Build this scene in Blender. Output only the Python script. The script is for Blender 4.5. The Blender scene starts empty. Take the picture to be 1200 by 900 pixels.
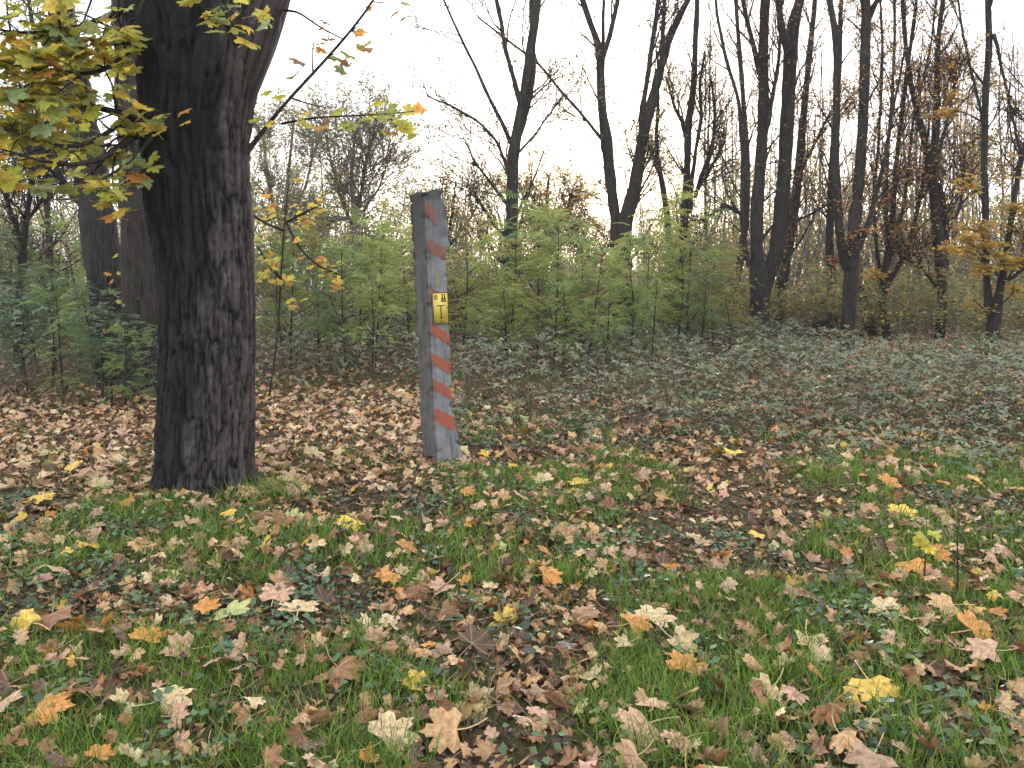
import bpy, math, random
import numpy as np
from mathutils import Matrix, Vector

rng = np.random.default_rng(11)
random.seed(11)
SC = bpy.context.scene
COL = SC.collection

# ------------------------------------------------------------------ camera
CAM_H, FPX, HOR = 1.40, 900.0, 335.0          # eye height, focal length and horizon row in photo pixels
PITCH = math.atan((450.0 - HOR) / FPX)
cam_d = bpy.data.cameras.new('camera')
cam = bpy.data.objects.new('camera', cam_d)
COL.objects.link(cam)
cam.location = (0, 0, CAM_H)
cam.rotation_euler = (math.pi / 2 - PITCH, 0, 0)
cam_d.sensor_width = 36.0
cam_d.lens = 36.0 * FPX / 1200.0
cam_d.clip_start = 0.05
cam_d.clip_end = 3000
SC.camera = cam

# ------------------------------------------------------------------ world and sun
SUN_AZ, SUN_EL = math.radians(7.0), math.radians(11.0)
world = bpy.data.worlds.new('World')
SC.world = world
world.use_nodes = True
wn, wl = world.node_tree.nodes, world.node_tree.links
wn.clear()
w_out = wn.new('ShaderNodeOutputWorld')
w_bg = wn.new('ShaderNodeBackground')
w_bg.inputs['Strength'].default_value = 0.10
sky = wn.new('ShaderNodeTexSky')
sky.sky_type = 'NISHITA'
sky.sun_disc = False
sky.sun_elevation = SUN_EL
sky.sun_rotation = SUN_AZ
sky.dust_density = 2.5
w_tc = wn.new('ShaderNodeTexCoord')
w_map = wn.new('ShaderNodeMapping')
w_map.inputs['Scale'].default_value = (1.5, 1.5, 5.0)
w_ns = wn.new('ShaderNodeTexNoise')
w_ns.inputs['Scale'].default_value = 1.6
w_ns.inputs['Detail'].default_value = 5
w_rp = wn.new('ShaderNodeValToRGB')
w_rp.color_ramp.elements[0].position = 0.3
w_rp.color_ramp.elements[0].color = (0.78, 0.81, 0.88, 1)
w_rp.color_ramp.elements[1].position = 0.62
w_rp.color_ramp.elements[1].color = (1.0, 1.0, 1.0, 1)
w_sc = wn.new('ShaderNodeVectorMath')
w_sc.operation = 'SCALE'
w_sc.inputs['Scale'].default_value = 9.0          # cloud sheet brightness before the 0.1 strength
w_mx = wn.new('ShaderNodeMix')
w_mx.data_type = 'RGBA'
w_mx.inputs['Factor'].default_value = 0.84        # overcast share
wl.new(w_tc.outputs['Generated'], w_map.inputs['Vector'])
wl.new(w_map.outputs['Vector'], w_ns.inputs['Vector'])
wl.new(w_ns.outputs['Fac'], w_rp.inputs['Fac'])
wl.new(w_rp.outputs['Color'], w_sc.inputs[0])
wl.new(sky.outputs['Color'], w_mx.inputs['A'])
wl.new(w_sc.outputs['Vector'], w_mx.inputs['B'])
wl.new(w_mx.outputs['Result'], w_bg.inputs['Color'])
wl.new(w_bg.outputs['Background'], w_out.inputs['Surface'])

sun_d = bpy.data.lights.new('sun', 'SUN')
sun_d.energy = 2.5
sun_d.angle = math.radians(10)
sun_d.color = (1.0, 0.93, 0.82)
sun = bpy.data.objects.new('sun', sun_d)
COL.objects.link(sun)
s_dir = Vector((math.sin(SUN_AZ) * math.cos(SUN_EL), math.cos(SUN_AZ) * math.cos(SUN_EL), math.sin(SUN_EL)))
sun.rotation_euler = (-s_dir).to_track_quat('-Z', 'Y').to_euler()
sun.location = (3, 10, 30)

vs = SC.view_settings
vs.view_transform = 'Standard'
vs.look = 'None'
vs.gamma = 1.0
vs.use_curve_mapping = False
vs.exposure = 1.6
cy = SC.cycles
cy.max_bounces = 6
cy.diffuse_bounces = 4
cy.glossy_bounces = 2
cy.transmission_bounces = 4
cy.transparent_max_bounces = 8
cy.volume_bounces = 1
cy.use_denoising = True
cy.denoiser = 'OPENIMAGEDENOISE'
cy.denoising_input_passes = 'RGB_ALBEDO_NORMAL'
cy.use_adaptive_sampling = True
cy.adaptive_threshold = 0.01

# ------------------------------------------------------------------ pixel helpers (photo is 1200 x 900)
FWD = np.array([0, math.cos(PITCH), -math.sin(PITCH)])
UPV = np.array([0, math.sin(PITCH), math.cos(PITCH)])
EYE = np.array([0, 0, CAM_H])


def ray(px, py):
    return np.array([(px - 600) / FPX, 0, 0]) + UPV * ((450 - py) / FPX) + FWD


def at(px, py, Y):
    """the point at world depth Y seen at that pixel"""
    d = ray(px, py)
    return EYE + d * (Y / d[1])


def to_px(p):
    p = np.asarray(p, float) - EYE
    f = p @ FWD
    return 600 + FPX * p[..., 0] / f, 450 - FPX * (p @ UPV) / f


ORD = 'first second third fourth fifth sixth seventh eighth ninth tenth eleventh twelfth thirteenth fourteenth fifteenth sixteenth seventeenth eighteenth'.split()


# ------------------------------------------------------------------ noise
def _hash(ix, iy, iz, seed):
    n = (ix * 374761393 + iy * 668265263 + iz * 2147483647 + seed * 974634777) & 0xFFFFFFFF
    n = ((n ^ (n >> 13)) * 1274126177) & 0xFFFFFFFF
    n = (n ^ (n >> 16)) & 0xFFFFFFFF
    return n.astype(np.float64) / 4294967295.0


def vnoise(x, y, z=0.0, seed=0):
    x, y, z = np.broadcast_arrays(np.asarray(x, float), np.asarray(y, float), np.asarray(z, float))
    ix, iy, iz = np.floor(x).astype(np.int64), np.floor(y).astype(np.int64), np.floor(z).astype(np.int64)
    fx, fy, fz = x - ix, y - iy, z - iz
    fx, fy, fz = [f * f * (3 - 2 * f) for f in (fx, fy, fz)]
    r = 0
    for a in (0, 1):
        for b in (0, 1):
            for c in (0, 1):
                w = (fx if a else 1 - fx) * (fy if b else 1 - fy) * (fz if c else 1 - fz)
                r = r + w * _hash(ix + a, iy + b, iz + c, seed)
    return r


def fbm(x, y, z=0.0, seed=0, octv=3):
    t, a, s = 0, 0.5, 0
    for o in range(octv):
        k = 2.0 ** o
        t = t + a * vnoise(np.asarray(x) * k, np.asarray(y) * k, np.asarray(z) * k, seed + o * 17)
        s += a
        a *= 0.5
    return t / s


def hgt(x, y):
    x, y = np.asarray(x, float), np.asarray(y, float)
    z = 0.05 * (fbm(x * 1.1, y * 1.1, seed=5) - 0.5) + 0.16 * (vnoise(x * 0.22 + 3, y * 0.22, seed=8) - 0.5)
    far = np.clip((np.hypot(x, y) - 30) / 60, 0, 1)
    return z * (1 - far)


def gnd(px, py):
    d = ray(px, py)
    z = 0.0
    for _ in range(6):
        t = (z - CAM_H) / d[2]
        p = EYE + d * t
        z = float(hgt(p[0], p[1]))
    return np.array([p[0], p[1], z])


# ------------------------------------------------------------------ mesh collector
class MB:
    def __init__(self):
        self.v, self.f, self.c, self.n = [], [], [], 0

    def add(self, v, f, c=(1, 1, 1, 0)):
        v = np.asarray(v, float).reshape(-1, 3)
        f = np.asarray(f, np.int64).reshape(-1, 3)
        c = np.asarray(c, float)
        if c.ndim == 1:
            c = np.tile(c, (len(v), 1))
        self.v.append(v)
        self.f.append(f + self.n)
        self.c.append(c)
        self.n += len(v)

    def mesh(self, name, mats, smooth=False):
        v, f, c = np.concatenate(self.v), np.concatenate(self.f), np.concatenate(self.c)
        me = bpy.data.meshes.new(name)
        me.vertices.add(len(v))
        me.vertices.foreach_set('co', v.ravel().astype(np.float32))
        me.loops.add(len(f) * 3)
        me.loops.foreach_set('vertex_index', f.ravel().astype(np.int32))
        me.polygons.add(len(f))
        me.polygons.foreach_set('loop_start', np.arange(len(f), dtype=np.int32) * 3)
        if smooth:
            me.polygons.foreach_set('use_smooth', np.ones(len(f), bool))
        me.update(calc_edges=True)
        a = me.attributes.new('Col', 'FLOAT_COLOR', 'POINT')
        a.data.foreach_set('color', c.ravel().astype(np.float32))
        for m in (mats if isinstance(mats, (list, tuple)) else [mats]):
            me.materials.append(m)
        return me

    def build(self, name, mat, parent=None, smooth=False, local=False):
        return link(name, self.mesh(name, mat, smooth), parent, local)


def link(name, me, parent=None, local=False):
    """meshes are laid out in world metres unless local; an Empty parent stands at the thing's base"""
    o = bpy.data.objects.new(name, me)
    COL.objects.link(o)
    if parent is not None:
        o.parent = parent
        o.matrix_parent_inverse = Matrix.Identity(4) if local or parent.type != 'EMPTY' else Matrix.Translation(-parent.location)
    return o


def empty(name, loc=(0, 0, 0)):
    o = bpy.data.objects.new(name, None)
    o.empty_display_size = 0.2
    COL.objects.link(o)
    o.location = tuple(float(q) for q in loc)
    return o


def tag(o, label=None, cat=None, group=None, kind=None):
    if label:
        o['label'] = label
    if cat:
        o['category'] = cat
    if group:
        o['group'] = group
    if kind:
        o['kind'] = kind
    return o


def basis(normal, yaw):
    """N rotation matrices whose z axis is the normal, turned by yaw about it"""
    n = np.asarray(normal, float)
    n = n / np.linalg.norm(n, axis=1, keepdims=True)
    ref = np.stack([np.cos(yaw), np.sin(yaw), 0 * yaw], 1)
    y = ref - n * (ref * n).sum(1, keepdims=True)
    y /= np.linalg.norm(y, axis=1, keepdims=True) + 1e-9
    x = np.cross(y, n)
    return np.stack([x, y, n], 2)


def inst(mb, tv, tf, R, pos, scale, col, va=None):
    """copy a small template into the collector; col (N,3), va = per template vertex alpha"""
    N, k = len(pos), len(tv)
    if N == 0:
        return
    scale = np.asarray(scale, float)
    sv = tv[None] * (scale[:, None, None] if scale.ndim == 1 else scale[:, None, :])
    v = np.einsum('nij,nkj->nki', R, sv) + pos[:, None, :]
    f = tf[None] + (np.arange(N) * k)[:, None, None]
    c = np.ones((N, k, 4))
    c[:, :, :3] = np.asarray(col)[:, None, :]
    c[:, :, 3] = 0 if va is None else np.asarray(va)[None]
    mb.add(v.reshape(-1, 3), f.reshape(-1, 3), c.reshape(-1, 4))


def tubes(mb, P, Rd, k=5, col=(1, 1, 1)):
    """a batch of tapered tubes: P (B,m,3), Rd (B,m)"""
    P, Rd = np.asarray(P, float), np.asarray(Rd, float)
    if P.ndim == 2:
        P, Rd = P[None], Rd[None]
    B, m, _ = P.shape
    if B == 0:
        return
    t = np.gradient(P, axis=1)
    t /= np.linalg.norm(t, axis=2, keepdims=True) + 1e-9
    ref = np.array([0.31, 0.93, 0.17])
    n1 = np.cross(t, ref)
    n1 /= np.linalg.norm(n1, axis=2, keepdims=True) + 1e-9
    n2 = np.cross(t, n1)
    a = np.arange(k) * 2 * math.pi / k
    v = P[:, :, None] + Rd[:, :, None, None] * (n1[:, :, None] * np.cos(a)[None, None, :, None] + n2[:, :, None] * np.sin(a)[None, None, :, None])
    i, j = np.meshgrid(np.arange(m - 1), np.arange(k), indexing='ij')
    q = np.stack([i * k + j, i * k + (j + 1) % k, (i + 1) * k + (j + 1) % k, (i + 1) * k + j], -1).reshape(-1, 4)
    tri = np.concatenate([q[:, [0, 1, 2]], q[:, [0, 2, 3]]])
    f = tri[None] + (np.arange(B) * m * k)[:, None, None]
    c = np.zeros((B * m * k, 4))
    c[:, :3] = col
    mb.add(v.reshape(-1, 3), f.reshape(-1, 3), c)


def resample(pts, m):
    """smooth path through points (n,4: xyz r) with m samples"""
    pts = np.asarray(pts, float)
    d = np.r_[0, np.cumsum(np.linalg.norm(np.diff(pts[:, :3], axis=0), axis=1))]
    s = np.linspace(0, d[-1], m)
    out = np.stack([np.interp(s, d, pts[:, i]) for i in range(pts.shape[1])], 1)
    for _ in range(2):
        out[1:-1] = 0.25 * out[:-2] + 0.5 * out[1:-1] + 0.25 * out[2:]
    return out


def grow(P, Rd, n, t0, t1, length, ang, up=0.25, rfac=0.5, m=6, wob=0.12, rmin=0.002, r=None):
    """n children on every path; returns their paths and radii"""
    r = r or rng
    B, mm, _ = P.shape
    idx = np.repeat(np.arange(B), n)
    N = len(idx)
    if N == 0:
        return np.zeros((0, m, 3)), np.zeros((0, m))
    t = r.uniform(t0, t1, N)
    s = t * (mm - 1)
    i = np.minimum(s.astype(int), mm - 2)
    fr = (s - i)[:, None]
    p = P[idx, i] * (1 - fr) + P[idx, i + 1] * fr
    tan = P[idx, i + 1] - P[idx, i]
    tan /= np.linalg.norm(tan, axis=1, keepdims=True) + 1e-9
    pr = Rd[idx, i]
    q = r.normal(size=(N, 3))
    q -= tan * (q * tan).sum(1, keepdims=True)
    q /= np.linalg.norm(q, axis=1, keepdims=True) + 1e-9
    a = r.uniform(ang[0], ang[1], N)[:, None]
    d = np.cos(a) * tan + np.sin(a) * q
    L = length * r.uniform(0.5, 1.15, N) * (1.1 - 0.5 * t)
    out = np.zeros((N, m, 3))
    out[:, 0] = p
    for j in range(1, m):
        d = d + r.normal(size=(N, 3)) * wob
        d[:, 2] += up / m
        d /= np.linalg.norm(d, axis=1, keepdims=True)
        out[:, j] = out[:, j - 1] + d * (L / (m - 1))[:, None]
    r0 = np.maximum(np.minimum(pr * rfac, L * 0.016 + 0.002), rmin)
    rad = r0[:, None] * np.linspace(1, 0.25, m)[None]
    return out, np.maximum(rad, rmin * 0.5)


# ------------------------------------------------------------------ materials
def mat_new(name):
    m = bpy.data.materials.new(name)
    m.use_nodes = True
    nt = m.node_tree
    nt.nodes.clear()
    return m, nt.nodes, nt.links


def mixc(nd, ln, fac, a, b, blend='MIX'):
    m = nd.new('ShaderNodeMix')
    m.data_type = 'RGBA'
    m.blend_type = blend
    for s, key in ((fac, 'Factor'), (a, 'A'), (b, 'B')):
        if hasattr(s, 'links'):
            ln.new(s, m.inputs[key])
        else:
            m.inputs[key].default_value = s if key == 'Factor' else (*s[:3], 1)
    return m.outputs['Result']


def math_n(nd, ln, op, a, b=None, clamp=False):
    m = nd.new('ShaderNodeMath')
    m.operation = op
    m.use_clamp = clamp
    for s, i in ((a, 0), (b, 1)):
        if s is None:
            continue
        if hasattr(s, 'links'):
            ln.new(s, m.inputs[i])
        else:
            m.inputs[i].default_value = s
    return m.outputs[0]


def noise_n(nd, ln, vec, scale, detail=3, rough=0.6, dist=0.0):
    n = nd.new('ShaderNodeTexNoise')
    n.inputs['Scale'].default_value = scale
    n.inputs['Detail'].default_value = detail
    n.inputs['Roughness'].default_value = rough
    n.inputs['Distortion'].default_value = dist
    ln.new(vec, n.inputs['Vector'])
    return n.outputs['Fac']


def ramp_n(nd, ln, fac, lo, hi, c0=(0, 0, 0), c1=(1, 1, 1)):
    r = nd.new('ShaderNodeValToRGB')
    r.color_ramp.elements[0].position = lo
    r.color_ramp.elements[0].color = (*c0, 1)
    r.color_ramp.elements[1].position = hi
    r.color_ramp.elements[1].color = (*c1, 1)
    ln.new(fac, r.inputs['Fac'])
    return r.outputs['Color']


def leaf_material(name, trans=0.3, rough=0.5, spec=0.35, spots=0.5, nscale=55, vein=0.35):
    m, nd, ln = mat_new(name)
    out = nd.new('ShaderNodeOutputMaterial')
    at_ = nd.new('ShaderNodeAttribute')
    at_.attribute_name = 'Col'
    oi = nd.new('ShaderNodeObjectInfo')
    geo = nd.new('ShaderNodeNewGeometry')
    base = mixc(nd, ln, 1.0, at_.outputs['Color'], oi.outputs['Color'], 'MULTIPLY')
    n1 = noise_n(nd, ln, geo.outputs['Position'], nscale, 3)
    br = ramp_n(nd, ln, n1, 0.25, 0.75, (0.52, 0.49, 0.46), (1.25, 1.22, 1.15))
    base = mixc(nd, ln, 1.0, base, br, 'MULTIPLY')
    n2 = noise_n(nd, ln, geo.outputs['Position'], nscale * 0.45, 4, 0.7)
    sp = math_n(nd, ln, 'MULTIPLY', ramp_n(nd, ln, n2, 0.56, 0.68), spots)
    base = mixc(nd, ln, sp, base, (0.12, 0.06, 0.03))
    vn = math_n(nd, ln, 'MULTIPLY', math_n(nd, ln, 'POWER', at_.outputs['Alpha'], 9.0), vein)
    base = mixc(nd, ln, vn, base, (0.75, 0.62, 0.40))
    p = nd.new('ShaderNodeBsdfPrincipled')
    ln.new(base, p.inputs['Base Color'])
    p.inputs['Roughness'].default_value = rough
    p.inputs['Specular IOR Level'].default_value = spec
    t = nd.new('ShaderNodeBsdfTranslucent')
    ln.new(base, t.inputs['Color'])
    mx = nd.new('ShaderNodeMixShader')
    mx.inputs[0].default_value = trans
    ln.new(p.outputs[0], mx.inputs[1])
    ln.new(t.outputs[0], mx.inputs[2])
    ln.new(mx.outputs[0], out.inputs['Surface'])
    return m


def bark_material(name, c0, c1, moss=(0.05, 0.06, 0.03), mossamt=0.25, sc=1.0):
    m, nd, ln = mat_new(name)
    out = nd.new('ShaderNodeOutputMaterial')
    tc = nd.new('ShaderNodeTexCoord')
    mp = nd.new('ShaderNodeMapping')
    mp.inputs['Scale'].default_value = (1, 1, 0.16)
    ln.new(tc.outputs['Object'], mp.inputs['Vector'])
    n1 = noise_n(nd, ln, mp.outputs['Vector'], 28 * sc, 5, 0.65, 0.6)
    n2 = noise_n(nd, ln, tc.outputs['Object'], 2.3, 4)
    c = ramp_n(nd, ln, n1, 0.34, 0.66, c0, c1)
    c = mixc(nd, ln, math_n(nd, ln, 'MULTIPLY', ramp_n(nd, ln, n2, 0.45, 0.65), mossamt), c, moss)
    p = nd.new('ShaderNodeBsdfPrincipled')
    ln.new(c, p.inputs['Base Color'])
    p.inputs['Roughness'].default_value = 0.9
    p.inputs['Specular IOR Level'].default_value = 0.15
    b = nd.new('ShaderNodeBump')
    b.inputs['Strength'].default_value = 0.7
    b.inputs['Distance'].default_value = 0.02
    ln.new(n1, b.inputs['Height'])
    ln.new(b.outputs[0], p.inputs['Normal'])
    ln.new(p.outputs[0], out.inputs['Surface'])
    return m


def plain(name, color, rough=0.7, spec=0.3, var=0.25, scale=12, metal=0.0):
    m, nd, ln = mat_new(name)
    out = nd.new('ShaderNodeOutputMaterial')
    tc = nd.new('ShaderNodeTexCoord')
    n = noise_n(nd, ln, tc.outputs['Object'], scale, 4)
    c = ramp_n(nd, ln, n, 0.3, 0.7, tuple(q * (1 - var) for q in color), tuple(min(1, q * (1 + var)) for q in color))
    p = nd.new('ShaderNodeBsdfPrincipled')
    ln.new(c, p.inputs['Base Color'])
    p.inputs['Roughness'].default_value = rough
    p.inputs['Specular IOR Level'].default_value = spec
    p.inputs['Metallic'].default_value = metal
    ln.new(p.outputs[0], out.inputs['Surface'])
    return m


M_dry = leaf_material('dry_leaf', trans=0.12, rough=0.55, spec=0.3, spots=0.65)
M_tree_leaf = leaf_material('maple_leaf', trans=0.55, rough=0.45, spec=0.4, spots=0.25, vein=0.25)
M_small_leaf = leaf_material('small_leaf', trans=0.50, rough=0.4, spec=0.5, spots=0.15, nscale=9)
M_bramble = leaf_material('bramble_leaf', trans=0.22, rough=0.42, spec=0.5, spots=0.12, nscale=25)
M_grass = leaf_material('grass_blade', trans=0.35, rough=0.5, spec=0.3, spots=0.05, nscale=14)
M_bark = bark_material('bark_dark', (0.009, 0.008, 0.008), (0.052, 0.044, 0.042))
M_bark_pale = bark_material('bark_grey', (0.018, 0.016, 0.016), (0.085, 0.074, 0.070))
M_bark_old = bark_material('bark_old', (0.006, 0.006, 0.007), (0.052, 0.048, 0.049))
M_twig = plain('twig', (0.030, 0.025, 0.024), 0.85, 0.15, 0.3, 3)
M_twig_hazed = plain('hazed_twig', (0.15, 0.125, 0.12), 0.85, 0.15, 0.35, 3)  # far twigs: paleness of distance haze put into the colour
M_twig_dry = plain('dry_twig', (0.16, 0.12, 0.085), 0.85, 0.15, 0.35, 9)

# ------------------------------------------------------------------ ground
def graded(lo, hi, dense_lo, dense_hi, step):
    a = list(np.arange(dense_lo, dense_hi, step))
    s, x = step, dense_hi
    while x < hi:
        a.append(x)
        s *= 1.25
        x += s
    a.append(hi)
    s, x = step * 1.25, dense_lo - step
    pre = []
    while x > lo:
        pre.append(x)
        s *= 1.25
        x -= s
    pre.append(lo)
    return np.array(pre[::-1] + a)


gx = graded(-400, 400, -9, 10, 0.17)
gy = graded(-40, 600, 0.5, 21, 0.17)
GX, GY = np.meshgrid(gx, gy)
GZ = hgt(GX, GY)
nx, ny = len(gx), len(gy)
ii, jj = np.meshgrid(np.arange(ny - 1), np.arange(nx - 1), indexing='ij')
q = np.stack([ii * nx + jj, ii * nx + jj + 1, (ii + 1) * nx + jj + 1, (ii + 1) * nx + jj], -1).reshape(-1, 4)
mb = MB()
mb.add(np.stack([GX, GY, GZ], -1).reshape(-1, 3), np.concatenate([q[:, [0, 1, 2]], q[:, [0, 2, 3]]]))


def ground_material():
    m, nd, ln = mat_new('woodland_soil')
    out = nd.new('ShaderNodeOutputMaterial')
    tc = nd.new('ShaderNodeTexCoord')
    o = tc.outputs['Object']
    n1 = noise_n(nd, ln, o, 24, 5, 0.7)
    n2 = noise_n(nd, ln, o, 1.3, 4)
    n3 = noise_n(nd, ln, o, 70, 3, 0.7)
    c = ramp_n(nd, ln, n1, 0.35, 0.68, (0.018, 0.013, 0.010), (0.095, 0.062, 0.040))
    g = ramp_n(nd, ln, n3, 0.3, 0.7, (0.025, 0.035, 0.015), (0.075, 0.085, 0.035))
    c = mixc(nd, ln, ramp_n(nd, ln, n2, 0.42, 0.6), c, g)
    p = nd.new('ShaderNodeBsdfPrincipled')
    ln.new(c, p.inputs['Base Color'])
    p.inputs['Roughness'].default_value = 0.95
    p.inputs['Specular IOR Level'].default_value = 0.1
    b = nd.new('ShaderNodeBump')
    b.inputs['Strength'].default_value = 0.8
    b.inputs['Distance'].default_value = 0.02
    ln.new(n1, b.inputs['Height'])
    ln.new(b.outputs[0], p.inputs['Normal'])
    ln.new(p.outputs[0], out.inputs['Surface'])
    return m


tag(mb.build('ground', ground_material(), smooth=True), 'uneven woodland floor of dark soil under leaves and grass', 'ground', kind='structure')


# zones of the clearing, in world metres (u = sideways slope x / y)
def sst(x, a, b):
    t = np.clip((x - a) / (b - a), 0, 1)
    return t * t * (3 - 2 * t)


def litter_zone(x, y):          # the thickly strewn patch round the maple and the post
    u = x / np.maximum(y, 0.5)
    w = sst(y, 4.3, 5.6) * (1 - sst(y, 9.5, 11.5)) * (1 - sst(u + 0.10 * (fbm(x, y, seed=21) - 0.5), -0.16, -0.05))
    far = sst(y, 14.5, 17) * sst(u, 0.33, 0.43) * (1 - sst(y, 30, 45))
    return np.maximum(w, far)


def bramble_zone(x, y):
    u = x / np.maximum(y, 0.5)
    edge = 8.5 - 2.0 * np.clip(u, 0, 0.7) + 2.6 * (fbm(x * 0.7, y * 0.7, seed=31) - 0.5)
    r = sst(y, edge - 2.3, edge + 0.9) * sst(u, -0.11, -0.04) * (1 - sst(y, 20, 24))
    r = r * (1 - sst(y, 14.0, 15.5) * sst(u, 0.34, 0.42))
    l = sst(y, 8.4, 9.6) * (1 - sst(y, 19, 22)) * (1 - sst(u, -0.48, -0.43))
    mdl = sst(y, 9.8, 11.2) * sst(u, -0.36, -0.32) * (1 - sst(u, -0.12, -0.06)) * (1 - sst(y, 19, 22))
    return np.maximum(np.maximum(r, l), mdl)


def grass_zone(x, y):
    n = fbm(x * 1.25, y * 1.25, seed=41, octv=3)
    u = x / np.maximum(y, 0.5)
    g = sst(n, 0.43, 0.55)
    g = np.maximum(g, 0.85 * sst(-y, -3.1, -2.2) * sst(n, 0.34, 0.46))
    tuft = np.exp(-((x + 1.62) ** 2 + (y - 5.05) ** 2) / 0.035) + np.exp(-((x + 2.15) ** 2 + (y - 4.83) ** 2) / 0.06)
    g = np.maximum(g * (1 - 0.9 * litter_zone(x, y)), tuft)
    g = np.maximum(g, sst(u, 0.42, 0.55) * (1 - sst(y, 6.5, 8)) * sst(n, 0.33, 0.5))
    fine_ = fbm(x * 6.5, y * 6.5, seed=47, octv=2)
    g = np.maximum(g * (0.25 + 0.95 * sst(fine_, 0.38, 0.58)), 0.9 * tuft)
    return g * (1 - 0.9 * bramble_zone(x, y))


def frustum_points(n, y0, y1, margin=0.76, power=1.0):
    """points over the ground that the lens (with room to step aside) can see"""
    y = np.sqrt(rng.uniform(0, 1, n) ** power * (y1 * y1 - y0 * y0) + y0 * y0)
    return rng.uniform(-1, 1, n) * margin * (y + 0.9), y


# ------------------------------------------------------------------ leaf templates
half = [(0, 1.0), (0.09, 0.82), (0.21, 0.79), (0.22, 0.58), (0.45, 0.72), (0.65, 0.70), (0.60, 0.50), (0.71, 0.41), (0.50, 0.23), (0.68, 0.06), (0.44, -0.15), (0.05, -0.03)]
outl = np.array(half + [(-x, y) for x, y in half[:0:-1]])
OUT_N = len(outl)
tips = {0: 1, 5: 1, 9: 1, OUT_N - 5: 1, OUT_N - 9: 1}


def leaf_template(ring=True):
    pts, va = [(0, 0)], [1.0]
    for k, p in enumerate(outl):
        if ring:
            pts.append((p[0] * 0.55, p[1] * 0.55))
            va.append(1.0 if k in tips else 0.0)
    for k, p in enumerate(outl):
        pts.append(tuple(p))
        va.append(1.0 if k in tips else 0.0)
    f, n = [], OUT_N
    for k in range(n):
        k2 = (k + 1) % n
        f.append((0, 1 + k2, 1 + k))
        if ring:
            f += [(1 + k, 1 + k2, 1 + n + k2), (1 + k, 1 + n + k2, 1 + n + k)]
    return np.array(pts, float), np.array(f), np.array(va)


def bend(v, ang, c):
    """roll the sheet about an in-plane axis"""
    u = np.array([math.cos(ang), math.sin(ang)])
    w = np.array([-u[1], u[0]])
    a, b = v[:, 0] * u[0] + v[:, 1] * u[1], v[:, 0] * w[0] + v[:, 1] * w[1]
    if abs(c) < 1e-3:
        return v
    aa = np.sin(c * a) / c - v[:, 2] * np.sin(c * a)
    zz = (1 - np.cos(c * a)) / c + v[:, 2] * np.cos(c * a)
    return np.stack([aa * u[0] + b * w[0], aa * u[1] + b * w[1], zz], 1)


def leaf_variant(seed, curl, ring=True, stalk=True):
    r = np.random.default_rng(seed)
    p, f, va = leaf_template(ring)
    p = p - np.array([0, 0.33])
    p = p * np.array([r.uniform(0.9, 1.12), 1.0])
    th = np.arctan2(p[:, 1], p[:, 0])
    rad = np.hypot(p[:, 0], p[:, 1])
    z = 0.09 * curl * np.sin(th * 5 + r.uniform(0, 6)) * rad ** 2 + r.normal(size=len(p)) * 0.022 * (0.4 + curl)
    z = z - 0.05 * va * rad                           # veins lie in slight folds
    v = np.stack([p[:, 0], p[:, 1], z], 1)
    v = bend(v, r.uniform(0, 3.14), r.uniform(0.5, 1.5) * curl * r.choice([-1, 1]))
    v = bend(v, r.uniform(0, 3.14), r.uniform(0.2, 1.0) * curl * r.choice([-1, 1]))
    if stalk:
        s0 = v[0]
        n0 = len(v)
        t = np.linspace(0, 1, 4)
        side = r.uniform(-0.3, 0.3)
        cpts = np.stack([s0[0] + side * t ** 2, s0[1] - 0.85 * t, s0[2] + r.uniform(-0.1, 0.25) * t ** 2], 1)
        w = np.array([0.018, 0, 0])
        sv = np.concatenate([cpts - w, cpts + w])
        sf = [(n0 + k, n0 + k + 1, n0 + 4 + k + 1) for k in range(3)] + [(n0 + k, n0 + 4 + k + 1, n0 + 4 + k) for k in range(3)]
        v, f, va = np.concatenate([v, sv]), np.concatenate([f, sf]), np.r_[va, np.full(8, 0.93)]
    v = v - np.array([0, 0, 0.5 * (v[:, 2].min() + v[:, 2].max())])
    return v, f, va


DRY = [leaf_variant(100 + k, c) for k, c in enumerate([0.35, 0.55, 0.7, 1.0, 1.3, 1.6, 2.0, 2.4, 0.5, 1.2, 1.7, 0.8])]
_a = np.arange(10) * math.pi / 5


def mini_variant(seed, curl):
    r = np.random.default_rng(seed)
    rad = np.where(np.arange(10) % 2, 0.52, 0.85) * r.uniform(0.85, 1.1, 10)
    v = np.concatenate([[[0, 0, 0.05]], np.stack([np.sin(_a) * rad, np.cos(_a) * rad, r.normal(size=10) * 0.10 * curl], 1)])
    v = bend(v, r.uniform(0, 3.1), curl * r.choice([-1, 1]))
    return v, np.array([(0, 1 + (k + 1) % 10, 1 + k) for k in range(10)]), np.r_[1.0, np.zeros(10)]


DRY_MINI = [mini_variant(400 + k, c) for k, c in enumerate([0.3, 0.6, 0.9, 1.3, 1.7, 2.0])]
DRY_FAR = [leaf_variant(200 + k, c, ring=False, stalk=False) for k, c in enumerate([0.3, 0.6, 0.9, 1.2, 1.5])]
HANG = [leaf_variant(300 + k, c) for k, c in enumerate([0.3, 0.45, 0.6, 0.8, 1.0, 0.5])]
# little five-lobed leaf for trees farther away, ten triangles
_a = np.arange(10) * math.pi / 5
MINI_V = np.concatenate([[[0, 0, 0.06]], np.stack([np.sin(_a) * np.where(np.arange(10) % 2, 0.42, 1.0) * 0.55,
                                                   np.cos(_a) * np.where(np.arange(10) % 2, 0.42, 1.0) * 0.55, -0.05 * np.cos(_a * 2)], 1)])
MINI_F = np.array([(0, 1 + (k + 1) % 10, 1 + k) for k in range(10)])
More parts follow.
